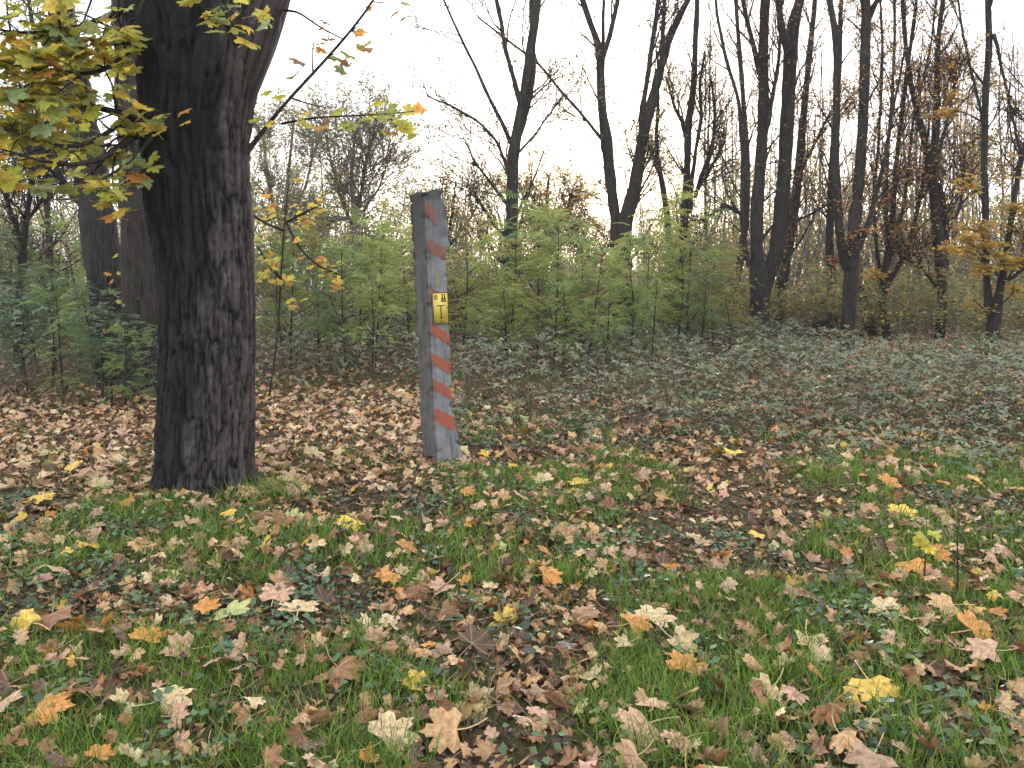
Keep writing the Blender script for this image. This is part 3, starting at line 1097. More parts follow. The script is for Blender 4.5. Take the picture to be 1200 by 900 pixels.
mk = stripe(319, 320, 17, M_ochre, -0.16, 0.08)       # an older mark above the plate
mk.name = 'faded_mark'
ZT, ZB = zl(343), zl(379)
SX0, SX1, SY = -0.078, 0.078, -S / 2 - 0.020
mb = MB()
boxm(mb, SX0, SX1, ZB, ZT, SY, SY + 0.004)
plate = mb.build('marker_plate', M_yel, post, local=True)
plate['label'] = 'yellow marker plate with black border and a large T'
W, Hs = SX1 - SX0, ZT - ZB


def mark(name, rects, y=SY - 0.0015):
    m_ = MB()
    for (a, b, c, d) in rects:      # shares of the plate: x0, x1, from top z0, z1
        boxm(m_, SX0 + a * W, SX0 + b * W, ZT - d * Hs, ZT - c * Hs, y, SY + 0.001)
    return m_.build(name, M_blk, plate, local=True)


mark('border', [(0, 1, 0, 0.018), (0, 1, 0.982, 1), (0, 0.03, 0.018, 0.982), (0.97, 1, 0.018, 0.982)])
mark('letter', [(0.26, 0.74, 0.405, 0.435), (0.475, 0.54, 0.435, 0.835), (0.45, 0.565, 0.80, 0.84)])
mark('symbol', [(0.60, 0.66, 0.05, 0.18), (0.74, 0.80, 0.05, 0.18), (0.56, 0.68, 0.18, 0.225), (0.71, 0.84, 0.18, 0.225), (0.53, 0.86, 0.235, 0.255), (0.54, 0.67, 0.265, 0.305), (0.71, 0.86, 0.265, 0.305)])
mark('small_print', [(0.09, 0.15, 0.92, 0.945), (0.17, 0.22, 0.92, 0.945), (0.24, 0.27, 0.93, 0.945), (0.40, 0.44, 0.92, 0.945), (0.46, 0.56, 0.915, 0.93), (0.58, 0.64, 0.915, 0.945), (0.5, 0.53, 0.93, 0.95)])
m_ = MB()      # oval ring with bars
na = 20
ang = np.arange(na) * 2 * math.pi / na
for r0, r1 in ((1.0, 0.78),):
    pts = []
    for rr in (r0, r1):
        for yy in (SY - 0.0015, SY + 0.001):
            pts.append(np.stack([SX0 + W * (0.2 + 0.115 * rr * np.cos(ang)), np.full(na, yy), ZT - Hs * (0.145 + 0.085 * rr * np.sin(ang))], 1))
    v = np.concatenate(pts)
    f = []
    for k in range(na):
        k2 = (k + 1) % na
        f += [(k, k2, 2 * na + k2), (k, 2 * na + k2, 2 * na + k), (k, na + k2, k2), (k, na + k, na + k2), (2 * na + k, 2 * na + k2, 3 * na + k2), (2 * na + k, 3 * na + k2, 3 * na + k)]
    m_.add(v, f)
boxm(m_, SX0 + 0.11 * W, SX0 + 0.29 * W, ZT - 0.128 * Hs, ZT - 0.108 * Hs, SY - 0.0015, SY + 0.001)
boxm(m_, SX0 + 0.12 * W, SX0 + 0.28 * W, ZT - 0.178 * Hs, ZT - 0.162 * Hs, SY - 0.0015, SY + 0.001)
m_.build('emblem', M_blk, plate, local=True)
for sx, sz in ((SX0 + 0.012, ZT - 0.5 * Hs), (SX1 - 0.012, ZT - 0.5 * Hs)):
    m_ = MB()
    boxm(m_, sx - 0.003, sx + 0.003, sz - 0.003, sz + 0.003, SY - 0.003, SY)
    m_.build('screw', M_twig, plate, local=True)

# ------------------------------------------------------------------ the big maple beside the clearing
MY = 5.28
prof = [(640, 176, 314), (600, 181, 308), (578, 186, 303), (560, 188, 301), (540, 189, 300), (480, 191, 300), (400, 191, 300), (330, 190, 299), (280, 184, 297), (240, 177, 296), (200, 172, 294), (160, 169, 295), (120, 170, 299), (90, 168, 306),
        (60, 166, 310), (30, 154, 318), (0, 146, 326), (-30, 154, 322), (-60, 175, 310)]
pr = []
for py, l, r in prof:
    a, b = at(l, py, MY), at(r, py, MY)
    pr.append((a[2], 0.5 * (a[0] + b[0]), 0.5 * (b[0] - a[0])))
pr = np.array(pr)
pr = pr[np.argsort(pr[:, 0])]
NZ, NT = 350, 195
zz = np.linspace(-0.22, pr[-1, 0], NZ)
cxz = np.interp(zz, pr[:, 0], pr[:, 1])
rz = np.interp(zz, pr[:, 0], pr[:, 2]) * 0.985
for _ in range(10):
    cxz[1:-1] = 0.25 * cxz[:-2] + 0.5 * cxz[1:-1] + 0.25 * cxz[2:]
    rz[1:-1] = 0.25 * rz[:-2] + 0.5 * rz[1:-1] + 0.25 * rz[2:]
th = np.arange(NT) * 2 * math.pi / NT
T, Z = np.meshgrid(th, zz)
R_ = np.repeat(rz[:, None], NT, 1)
ct, st = np.cos(T), np.sin(T)
arc = 0.33
# bark plates: stretched, warped ridges on the unrolled (wrapped through 3D) surface
wx = 0.9 * (fbm(ct * 2.2, st * 2.2, Z * 2.4, seed=50) - 0.5)
ridge = 1 - np.abs(2 * vnoise(ct * 13 + wx * 2.2, st * 13 - wx * 2.0, Z * 3.6 + wx * 2, seed=51) - 1)
ridge2 = 1 - np.abs(2 * vnoise(ct * 24 + wx * 3, st * 24 - wx * 3, Z * 15 + wx * 3, seed=53) - 1)
rough = fbm(ct * 34, st * 34, Z * 30, seed=55)
lump = fbm(ct * 1.6, st * 1.6, Z * 1.1, seed=57)
flute = 0.018 * np.cos(3 * T + 1.1 + 0.4 * Z) + 0.012 * np.cos(5 * T + 2.0) * np.clip(1.2 - Z, 0.2, 1.2)
groove = -0.022 * np.exp(-((np.mod(T - 4.95 + 0.06 * np.sin(Z * 3), 2 * math.pi)) / 0.05) ** 2)
disp = -0.028 * ridge ** 4 - 0.010 * ridge2 ** 2 + 0.006 * (rough - 0.5) + 0.05 * (lump - 0.5) + flute + groove
RR = R_ + disp + 0.008
rootf = np.clip(0.16 - Z, 0, 0.4) / 0.16
RR = RR + 0.03 * rootf ** 2 * (1 + 0.9 * np.cos(5 * T + 0.7))
V = np.stack([cxz[:, None] + RR * ct, MY + RR * st * 0.96, Z], -1).reshape(-1, 3)
i, j = np.meshgrid(np.arange(NZ - 1), np.arange(NT), indexing='ij')
q = np.stack([i * NT + j, i * NT + (j + 1) % NT, (i + 1) * NT + (j + 1) % NT, (i + 1) * NT + j], -1).reshape(-1, 4)
hcol = np.zeros((NZ * NT, 4))
hcol[:, 0] = np.clip(1 - (0.6 * ridge ** 2 + 0.5 * ridge2 ** 2), 0, 1).ravel()
mb = MB()
mb.add(V, np.concatenate([q[:, [0, 1, 2]], q[:, [0, 2, 3]]]), hcol)


def maple_bark():
    m, nd, ln = mat_new('maple_bark')
    out = nd.new('ShaderNodeOutputMaterial')
    tc = nd.new('ShaderNodeTexCoord')
    o = tc.outputs['Object']
    att = nd.new('ShaderNodeAttribute')
    att.attribute_name = 'Col'
    sep = nd.new('ShaderNodeSeparateColor')
    ln.new(att.outputs['Color'], sep.inputs[0])
    hgt_ = sep.outputs[0]
    mp = nd.new('ShaderNodeMapping')
    mp.inputs['Scale'].default_value = (1, 1, 0.20)
    ln.new(o, mp.inputs['Vector'])
    n1 = noise_n(nd, ln, mp.outputs['Vector'], 62, 6, 0.8, 0.5)
    n2 = noise_n(nd, ln, o, 3.2, 5, 0.65)
    n3 = noise_n(nd, ln, o, 26, 4, 0.7)
    hh = math_n(nd, ln, 'ADD', math_n(nd, ln, 'MULTIPLY', hgt_, 0.46), math_n(nd, ln, 'MULTIPLY', n1, 0.74))
    c = ramp_n(nd, ln, hh, 0.40, 0.82, (0.010, 0.009, 0.009), (0.118, 0.102, 0.100))
    # pale lichen flecks
    c = mixc(nd, ln, math_n(nd, ln, 'MULTIPLY', math_n(nd, ln, 'MULTIPLY', ramp_n(nd, ln, n3, 0.58, 0.70), ramp_n(nd, ln, n2, 0.45, 0.62)), 0.6), c, (0.20, 0.215, 0.20))
    # wet black algae stain on the side where the limb sheds water
    sx = nd.new('ShaderNodeSeparateXYZ')
    ln.new(o, sx.inputs[0])
    b = math_n(nd, ln, 'ADD', math_n(nd, ln, 'MULTIPLY', sx.outputs['Z'], 0.15), -2.17)
    d = math_n(nd, ln, 'SUBTRACT', b, sx.outputs['X'])
    d = math_n(nd, ln, 'ADD', d, math_n(nd, ln, 'MULTIPLY', math_n(nd, ln, 'SUBTRACT', n2, 0.5), 0.42))
    d = math_n(nd, ln, 'ADD', d, math_n(nd, ln, 'MULTIPLY', math_n(nd, ln, 'SUBTRACT', n1, 0.5), 0.10))
    stain = ramp_n(nd, ln, math_n(nd, ln, 'ADD', math_n(nd, ln, 'MULTIPLY', d, 3.5), 0.5), 0.40, 0.72)
    dark = ramp_n(nd, ln, hh, 0.3, 0.85, (0.002, 0.0025, 0.003), (0.024, 0.026, 0.030))
    c = mixc(nd, ln, math_n(nd, ln, 'MULTIPLY', stain, 0.9), c, dark)
    p = nd.new('ShaderNodeBsdfPrincipled')
    ln.new(c, p.inputs['Base Color'])
    p.inputs['Roughness'].default_value = 0.85
    p.inputs['Specular IOR Level'].default_value = 0.2
    bp = nd.new('ShaderNodeBump')
    bp.inputs['Strength'].default_value = 1.0
    bp.inputs['Distance'].default_value = 0.016
    ln.new(math_n(nd, ln, 'ADD', n1, math_n(nd, ln, 'MULTIPLY', n3, 0.4)), bp.inputs['Height'])
    ln.new(bp.outputs[0], p.inputs['Normal'])
    ln.new(p.outputs[0], out.inputs['Surface'])
    return m


M_mbark = maple_bark()
maple = empty('maple_tree', (float(cxz[20]), MY, float(hgt(cxz[20], MY))))
tag(maple, 'thick dark maple trunk forking at the top edge, yellow leaves on its low branches', 'tree')
mb.build('trunk', M_mbark, maple, smooth=True)


def pxpath(pts, m=14):
    """points (px, py, depth, width px) to a smooth path and radii"""
    q = []
    for (px, py, Y, w) in pts:
        p = at(px, py, Y)
        q.append((*p, 0.5 * w / FPX * Y))
    q = resample(q, m)
    return q[:, :3], q[:, 3]


# the two great limbs above the fork
for pts in ([(222, 110, 5.28, 70), (205, 30, 5.30, 78), (182, -60, 5.36, 78), (130, -170, 5.5, 74), (70, -330, 5.7, 60), (30, -560, 5.9, 44), (-20, -900, 6.1, 20)],
            [(262, 130, 5.26, 56), (284, 50, 5.24, 72), (314, -50, 5.2, 72), (360, -190, 5.2, 66), (400, -380, 5.3, 52), (450, -620, 5.5, 36), (470, -950, 5.6, 16)]):
    P, r_ = pxpath(pts, 60)
    mb = MB()
    k = 72
    tubes(mb, P, r_, k)
    v = mb.v[0].reshape(60, k, 3)
    ctr = P[:, None]
    dv = v - ctr
    ln_ = np.linalg.norm(dv, axis=2, keepdims=True)
    un = dv / ln_
    rg = 1 - np.abs(2 * vnoise(un[..., 0] * 7, un[..., 1] * 7, v[..., 2] * 2.6 + un[..., 2] * 7, seed=63) - 1)
    v = v - un * (0.02 * rg ** 3)[..., None]
    mb.v[0] = v.reshape(-1, 3)
    c4 = np.zeros((len(mb.v[0]), 4))
    c4[:, 0] = np.clip(1 - 0.8 * rg ** 2, 0, 1).ravel()
    mb.c[0] = c4
    mb.build('limb', M_mbark, maple, smooth=True)

HCOL = {'yg': (0.55, 0.55, 0.11), 'y': (0.72, 0.56, 0.10), 'ol': (0.33, 0.38, 0.11), 'or': (0.66, 0.32, 0.07), 'gg': (0.31, 0.40, 0.19), 'br': (0.30, 0.16, 0.08)}
hang_mesh = []
for v, f, va in HANG:
    m_ = MB()
    c = np.ones((len(v), 4))
    c[:, 3] = va
    vv = v - v[0]
    m_.add(vv, f, c)
    hang_mesh.append(m_.mesh('leaf', M_tree_leaf, True))


def leaf_on(parent, pos, scale, key, normal, yaw):
    o = bpy.data.objects.new('leaf', hang_mesh[int(rng.integers(0, len(hang_mesh)))])
    COL.objects.link(o)
    o.parent = parent
    Rm = Matrix(basis(np.array([normal]), np.array([yaw]))[0].tolist()).to_4x4()
    o.matrix_basis = Matrix.Translation([float(q) for q in pos]) @ Rm @ Matrix.Scale(float(scale), 4)
    c = np.array(HCOL[key]) * rng.uniform(0.8, 1.2) * rng.uniform(0.94, 1.06, 3)
    o.color = (*[float(q) for q in c], 1)
    return o


def branch(parent, pts, n_side, side_len, n_leaf, keys, weights, size=0.098, droop=0.0, toward=0.45, name='branch', mat=None, t0=0.25):
    P, r_ = pxpath(pts)
    mb = MB()
    tubes(mb, P, r_, 7)
    sP, sR = grow(P[None], r_[None], n_side, t0, 1.0, side_len, (0.5, 1.25), up=-0.1 + droop, rfac=0.55, m=6, wob=0.16, rmin=0.0022)
    tubes(mb, sP, sR, 5)
    sP2, sR2 = grow(sP, sR, 2, 0.3, 0.95, side_len * 0.5, (0.4, 1.0), up=-0.1, rfac=0.6, m=5, wob=0.15, rmin=0.0018)
    tubes(mb, sP2, sR2, 4)
    b = mb.build(name, mat or M_bark, parent, smooth=True)
    allp = np.concatenate([sP[:, 3], sP[:, 5], sP2[:, 2], sP2[:, 4], sP2[:, 4], P[8:]])
    for q in rng.permutation(len(allp))[:n_leaf]:
        p = allp[q] + rng.normal(size=3) * 0.02
        nr = np.array([rng.normal() * 0.45, rng.normal() * 0.4 - toward, 1.0])
        leaf_on(b, p + np.array([0, 0, -0.025]), size * rng.uniform(0.65, 1.25), keys[int(rng.choice(len(keys), p=weights))], nr, rng.uniform(0, 6.28))
    return b


LK, LW = ['yg', 'y', 'ol', 'or', 'gg'], [0.44, 0.20, 0.20, 0.05, 0.11]
branch(maple, [(172, 148, 5.2, 12), (150, 136, 5.05, 9), (118, 126, 4.9, 7), (70, 118, 4.8, 5), (10, 120, 4.7, 3), (-60, 110, 4.6, 2)], 21, 0.42, 131, LK, LW, 0.098, t0=0.06)
branch(maple, [(172, 150, 5.1, 10), (140, 172, 4.85, 7.5), (115, 190, 4.7, 6), (85, 195, 4.6, 4.5), (40, 188, 4.5, 3), (-10, 170, 4.4, 2)], 17, 0.40, 101, LK, LW, t0=0.06)
branch(maple, [(150, 140, 5.1, 6), (100, 172, 4.75, 5), (60, 172, 4.6, 4), (20, 156, 4.5, 3), (-30, 140, 4.4, 2)], 13, 0.38, 76, LK, LW, t0=0.06)
branch(maple, [(165, 30, 5.2, 9), (150, 62, 5.0, 6), (118, 88, 4.8, 5), (60, 86, 4.6, 4), (10, 74, 4.5, 3), (-40, 60, 4.4, 2)], 21, 0.40, 131, LK, LW, t0=0.06)
branch(maple, [(160, 5, 5.2, 9), (120, 22, 5.0, 6), (80, 36, 4.8, 5), (30, 40, 4.6, 3.5), (-30, 30, 4.5, 2)], 17, 0.38, 106, LK, LW, t0=0.06)
branch(maple, [(150, -60, 5.2, 8), (100, -30, 4.9, 6), (65, 0, 4.7, 4), (73, 46, 4.6, 2)], 13, 0.34, 59, LK, LW)
branch(maple, [(180, 158, 5.0, 5), (155, 190, 4.8, 4), (120, 210, 4.7, 3), (100, 222, 4.6, 2)], 4, 0.26, 14, ['yg', 'y', 'ol'], [0.6, 0.2, 0.2], 0.07)
# twigs that hang in front of the trunk
branch(maple, [(232, -70, 4.8, 5), (240, -30, 4.6, 4), (258, 5, 4.5, 3), (272, 28, 4.45, 2)], 9, 0.26, 28, ['yg', 'y', 'gg', 'ol'], [0.35, 0.35, 0.2, 0.1], 0.085)
branch(maple, [(178, -10, 4.9, 4), (163, 8, 4.8, 4), (158, 35, 4.75, 3), (146, 56, 4.7, 2.5)], 7, 0.22, 20, ['yg', 'y'], [0.6, 0.4], 0.08)
b = branch(maple, [(170, 148, 4.97, 4), (180, 128, 4.86, 2.5), (190, 132, 4.8, 2), (204, 140, 4.76, 1.5)], 0, 0.1, 0, LK, LW)
for px, py, y_ in ((184, 158, 0.9), (192, 135, 2.5), (214, 133, 1.2), (212, 146, 0.5)):
    leaf_on(b, at(px, py, 4.75), 0.075, 'y' if px != 214 else 'or', np.array([rng.normal() * 0.5, -0.45, 1.0]), y_)
# the thin upright twig to the right of the trunk
b = branch(maple, [(286, 182, 5.25, 8), (300, 165, 5.22, 5), (325, 130, 5.2, 4), (380, 72, 5.15, 3.4), (420, 26, 5.1, 3), (440, 0, 5.1, 2.6), (480, -80, 5.0, 2)], 11, 0.32, 30, ['yg', 'ol', 'or', 'br', 'gg'], [0.32, 0.25, 0.15, 0.16, 0.12], 0.075, mat=M_bark_pale)
for px, py, k_, y_ in ((318, 108, 'yg', 2.4), (330, 112, 'yg', 4.0), (355, 148, 'yg', 1.2), (362, 132, 'y', 3.3), (371, 57, 'or', 0.4), (378, 152, 'or', 2.0), (300, 140, 'yg', 5.0), (310, 148, 'y', 1.0), (436, 58, 'br', 2.9), (345, 90, 'ol', 1.7), (352, 72, 'br', 4.6)):
    leaf_on(b, at(px, py, 5.05), 0.085, k_, np.array([rng.normal() * 0.4, -0.6, 1.0]), y_)
branch(maple, [(330, 145, 5.2, 3), (365, 138, 5.1, 2.2), (405, 136, 5.05, 2), (450, 134, 5.0, 1.6), (490, 130, 5.0, 1.2)], 6, 0.22, 14, ['yg', 'ol', 'or'], [0.5, 0.3, 0.2], 0.085, t0=0.6)
b = branch(maple, [(333, 12, 5.2, 3), (350, 14, 5.1, 2.4), (375, 32, 5.1, 2), (402, 46, 5.05, 1.5)], 3, 0.14, 4, ['br', 'ol'], [0.6, 0.4], 0.05)
for px, py, k_ in ((455, 128, 'ol'), (475, 130, 'yg'), (495, 126, 'or'), (452, 138, 'gg')):
    leaf_on(b, at(px, py, 5.0), 0.07, k_, np.array([rng.normal() * 0.3, -1.2, 0.6]), rng.uniform(0, 6.28))

# ------------------------------------------------------------------ trees behind the clearing
LEAFC = {
    'olive': [(0.16, 0.17, 0.06), (0.22, 0.20, 0.07), (0.12, 0.14, 0.06), (0.26, 0.19, 0.07)],
    'green': [(0.10, 0.16, 0.05), (0.14, 0.20, 0.06), (0.17, 0.22, 0.08), (0.08, 0.12, 0.05)],
    'rust': [(0.36, 0.16, 0.09), (0.42, 0.20, 0.10), (0.26, 0.12, 0.08), (0.48, 0.27, 0.09)],
    'yellow': [(0.60, 0.42, 0.06), (0.55, 0.36, 0.06), (0.45, 0.40, 0.08), (0.62, 0.33, 0.05)],
    'copper': [(0.07, 0.045, 0.045), (0.10, 0.055, 0.05), (0.05, 0.035, 0.04)],
    'amber': [(0.58, 0.38, 0.09), (0.50, 0.35, 0.10), (0.42, 0.34, 0.11), (0.60, 0.31, 0.08)],
    'greygreen': [(0.27, 0.31, 0.15), (0.33, 0.34, 0.17), (0.22, 0.26, 0.13)],
    'limey': [(0.26, 0.31, 0.08), (0.33, 0.33, 0.09), (0.20, 0.27, 0.08), (0.36, 0.30, 0.08)],
}


def leaves_at(mb, pts, size, pal, r, tilt=0.5, tmpl=None):
    n = len(pts)
    if n == 0:
        return
    c = np.array(LEAFC[pal])[r.integers(0, len(LEAFC[pal]), n)] * r.uniform(0.75, 1.25, (n, 1))
    R = basis(np.stack([r.normal(size=n) * tilt, r.normal(size=n) * tilt - 0.15, np.ones(n)], 1), r.uniform(0, 6.28, n))
    tv, tf = tmpl or (LEAF4_V - np.array([0, 0.5, 0]), LEAF4_F)
    inst(mb, tv, tf, R, pts, size * r.uniform(0.6, 1.3, n), c)


def sample_paths(P, n, r, t0=0.2):
    B, m, _ = P.shape
    b = r.integers(0, B, n)
    s = r.uniform(t0, 1, n) * (m - 1)
    i = np.minimum(s.astype(int), m - 2)
    f = (s - i)[:, None]
    return P[b, i] * (1 - f) + P[b, i + 1] * f


def tree(name, label, stems, Y, top=11.0, limbs=9, limb_len=1.7, zmin=2.2, leaf=None, clusters=(), seed=1, mat=None, group=None, twigs=7, fine=3, sides=8, ang=(0.35, 0.85), cat='tree', wob=0.012):
    """stems: lists of (px, py, width px); the first runs from the ground"""
    r = np.random.default_rng(seed)
    mb, paths, rads = MB(), [], []
    for k, st in enumerate(stems):
        q = []
        for (px, py, w) in st:
            dY = 0.0 if k == 0 else 0.12 * math.sin(k * 2.3)
            q.append((*at(px, py, Y + dY), 0.40 * w / FPX * Y))
        q = np.array(q)
        if k == 0:
            b0 = q[0].copy()
            b0[2] = float(hgt(b0[0], b0[1])) - 0.15
            b1 = b0.copy()
            b1[3] = q[0, 3] * 1.18
            if q[0, 2] - b0[2] > 0.5:
                b1[0] = q[0, 0] - 0.6 * (q[1, 0] - q[0, 0])
            b2 = b1.copy()
            b2[2] += 0.3
            b2[3] = q[0, 3] * 1.05
            q = np.concatenate([[b1], [b2], q] if q[0, 2] > b2[2] + 0.1 else [[b1], q])
            foot = b1
        if st[-1][1] <= 8:                     # keep growing beyond the top of the photo
            d = q[-1, :3] - q[-2, :3]
            d /= np.linalg.norm(d)
            p, rad = q[-1, :3].copy(), q[-1, 3]
            ext = []
            while p[2] < min(top, 10.0) * r.uniform(0.85, 1.1) and len(ext) < 12:
                d = d + r.normal(size=3) * 0.09
                d[2] += 0.05
                d /= np.linalg.norm(d)
                p = p + d * 0.9
                rad *= 0.84
                ext.append((*p, max(rad, 0.008)))
            if ext:
                q = np.concatenate([q, ext])
        q = resample(q, 40)
        wv = r.normal(size=(40, 2)).cumsum(0) * wob * 0.35
        wv -= np.linspace(0, 1, 40)[:, None] * wv[-1]
        q[:, :2] += wv
        paths.append(q[:, :3])
        rads.append(q[:, 3] * (1 + 0.06 * r.normal(size=40)))
    P, Rd = np.array(paths), np.array(rads)
    tubes(mb, P, Rd, sides)
    root = empty(name, (foot[0], foot[1], float(hgt(foot[0], foot[1]))))
    tag(root, label, cat, group)
    mb.build('trunk', mat or M_bark, root, smooth=True)
    # limbs start where the stem is above zmin
    mb = MB()
    t0 = 0.25
    zs = P[:, :, 2]
    t0 = float(np.clip(np.mean([(np.argmax(z > zmin) if (z > zmin).any() else 39) for z in zs]) / 39.0, 0.08, 0.9))
    L1, R1 = grow(P, Rd, int(limbs * 1.7), t0, 0.98, limb_len * 1.15, ang, up=0.35, rfac=0.42, m=7, wob=0.11, rmin=0.010, r=r)
    tubes(mb, L1, R1, 4)
    L2, R2 = grow(L1, R1, twigs, 0.2, 1.0, limb_len * 0.5, (0.35, 0.9), up=0.25, rfac=0.6, m=4, wob=0.18, rmin=0.0075, r=r)
    tubes(mb, L2, np.maximum(R2, 0.0045), 3)
    L3 = L2
    if fine:
        L3, R3 = grow(L2, R2, fine, 0.25, 1.0, limb_len * 0.27, (0.3, 0.9), up=0.15, rfac=0.6, m=2, wob=0.16, rmin=0.0055, r=r)
        tubes(mb, L3, R3, 3)
    lf = MB()
    if leaf:
        n, size, pal = int(leaf[0] * 1.7), leaf[1] * 1.25, leaf[2]
        leaves_at(lf, sample_paths(L3, n, r) + r.normal(size=(n, 3)) * 0.05, size, pal, r, 0.6)
        if len(leaf) > 3:
            leaves_at(lf, sample_paths(L2, n // 3, r) + r.normal(size=(n // 3, 3)) * 0.06, size, leaf[3], r, 0.6)
    allp = P.reshape(-1, 3)
    for (px, py, dY, rad, n, pal, size) in clusters:
        n, size = int(n * 1.8), size * 1.2     # leafy sprays carried on a branch of their own
        c = at(px, py, Y + dY)
        dd = np.linalg.norm(allp - c - np.array([0, 0, -0.5]), axis=1)
        a = allp[np.argmin(dd)]
        mid = 0.5 * (a + c) + np.array([0, 0, 0.12]) + r.normal(size=3) * 0.05
        q = resample(np.array([(*a, 0.02), (*mid, 0.013), (*c, 0.008)]), 8)
        tubes(mb, q[:, :3], q[:, 3], 5)
        B2, Q2 = grow(q[None, :, :3], q[None, :, 3], 9, 0.35, 1.0, rad * 1.3, (0.5, 1.4), up=-0.1, m=6, wob=0.12, rmin=0.004, r=r)
        B2[:, :, 2] = B2[:, :1, 2] + (B2[:, :, 2] - B2[:, :1, 2]) * 0.45
        tubes(mb, B2, Q2, 4)
        pts = sample_paths(B2, n, r, 0.15) + r.normal(size=(n, 3)) * np.array([0.07, 0.07, 0.035])
        leaves_at(lf, pts, size, pal, r, 0.35, (MINI_V, MINI_F))
    cr = mb.build('crown', M_twig if mat is None else mat, root)
    if lf.v:
        lf.build('foliage', M_small_leaf, cr)
    return root


# two thick trunks behind the maple
tree('old_tree', 'grey trunk with a stripped pale side behind the maple, leaning', [[(128, 425, 46), (126, 375, 44), (118, 300, 44), (112, 240, 46), (104, 195, 50), (96, 150, 44), (84, 90, 38), (70, 0, 34)],
     [(112, 245, 14), (88, 232, 11), (72, 212, 9), (60, 190, 7)]], 11.2, 10, 7, 1.6, 2.6, leaf=(500, 0.07, 'olive'), seed=3, mat=M_bark_old, sides=20)
tree('old_tree', 'thick dark upright trunk close behind the big maple', [[(166, 425, 50), (166, 375, 49), (165, 300, 50), (162, 200, 46), (158, 120, 44), (152, 40, 40), (150, 0, 38)]], 10.2, 11, 7, 1.7, 2.8, leaf=(500, 0.07, 'olive'), seed=4, sides=20)

# trees in the gap
tree('maple_tree', 'bare slender tree with upswept stems right of the post', [
    [(596, 400, 22), (598, 330, 20), (600, 260, 18), (601, 200, 17), (603, 170, 17), (612, 120, 12), (620, 70, 13), (627, 25, 13), (630, 0, 12)],
    [(600, 175, 12), (612, 150, 9), (620, 115, 9), (626, 80, 8), (624, 40, 8), (622, 0, 7)],
    [(610, 122, 8), (603, 95, 7), (592, 60, 6.5), (586, 20, 6), (581, 0, 6)],
    [(598, 168, 7), (586, 140, 6), (570, 110, 5), (556, 75, 4.5), (540, 45, 4), (520, 0, 3)],
    [(598, 205, 5), (582, 165, 4), (560, 142, 3.5), (530, 125, 3), (500, 112, 2)],
    [(600, 285, 6), (582, 268, 5), (566, 245, 4), (556, 225, 3)],
    [(606, 180, 4), (625, 160, 3), (645, 132, 2.5), (660, 112, 2)],
    [(594, 240, 5), (575, 215, 4), (556, 190, 3), (542, 160, 2)]], 17.5, 12, 7, 1.8, 2.6, leaf=(700, 0.06, 'olive'), seed=7, fine=3)
tree('maple_tree', 'tree with two stems parting in a wide V at the brightest sky', [
    [(726, 400, 34), (727, 330, 30), (728, 290, 26), (732, 255, 21), (742, 225, 17), (748, 190, 16), (752, 160, 16), (762, 125, 14), (773, 85, 13), (782, 50, 10), (797, 15, 9), (806, 0, 8)],
    [(722, 290, 18), (722, 260, 15), (716, 220, 17), (713, 190, 17), (711, 165, 17), (705, 130, 13), (703, 95, 12), (704, 65, 13), (698, 45, 9), (689, 20, 8), (682, 0, 8)],
    [(706, 68, 9), (714, 45, 7), (720, 20, 7), (724, 0, 6)],
    [(706, 62, 6), (707, 30, 5), (708, 0, 4)],
    [(752, 160, 9), (752, 130, 8), (758, 95, 7), (763, 55, 7), (768, 20, 6), (770, 0, 6)],
    [(776, 78, 8), (776, 50, 6), (777, 20, 6), (778, 0, 6)],
    [(735, 262, 11), (746, 235, 10), (752, 200, 8), (753, 180, 7)],
    [(708, 168, 5), (680, 132, 4), (655, 105, 4), (632, 75, 3.5), (600, 50, 3), (560, 20, 2.5)]], 19.0, 12.5, 7, 1.6, 3.6, leaf=(1500, 0.075, 'olive'), seed=9, clusters=[(676, 222, -0.5, 0.45, 40, 'amber', 0.09), (700, 212, 0.3, 0.4, 30, 'amber', 0.09)])
tree('slender_tree', 'thin dark tree close right of the V shaped tree', [
    [(786, 395, 13), (785, 310, 11), (782, 250, 9), (778, 225, 9), (772, 195, 7), (768, 165, 6), (770, 140, 5), (772, 100, 4), (770, 60, 3)],
    [(780, 232, 5), (774, 205, 4), (765, 190, 3)]], 20.5, 8, 7, 1.1, 2.5, leaf=(450, 0.075, 'amber', 'olive'), seed=12)
tree('slender_tree', 'upright tree with branching top left of the clustered trunks', [
    [(792, 395, 14), (797, 310, 13), (802, 260, 12), (805, 200, 10), (806, 150, 10), (812, 100, 8), (814, 50, 8), (818, 0, 7)],
    [(806, 160, 6), (798, 140, 5), (790, 125, 4), (780, 90, 3)],
    [(808, 250, 7), (812, 205, 6), (815, 175, 5), (822, 140, 5), (820, 100, 4), (826, 60, 3)],
    [(814, 232, 6), (824, 200, 5), (836, 165, 5), (838, 140, 4), (834, 95, 3)],
    [(815, 228, 5), (838, 188, 4), (850, 165, 3)]], 21.0, 11, 9, 1.5, 3.0, leaf=(500, 0.06, 'olive'), seed=13)

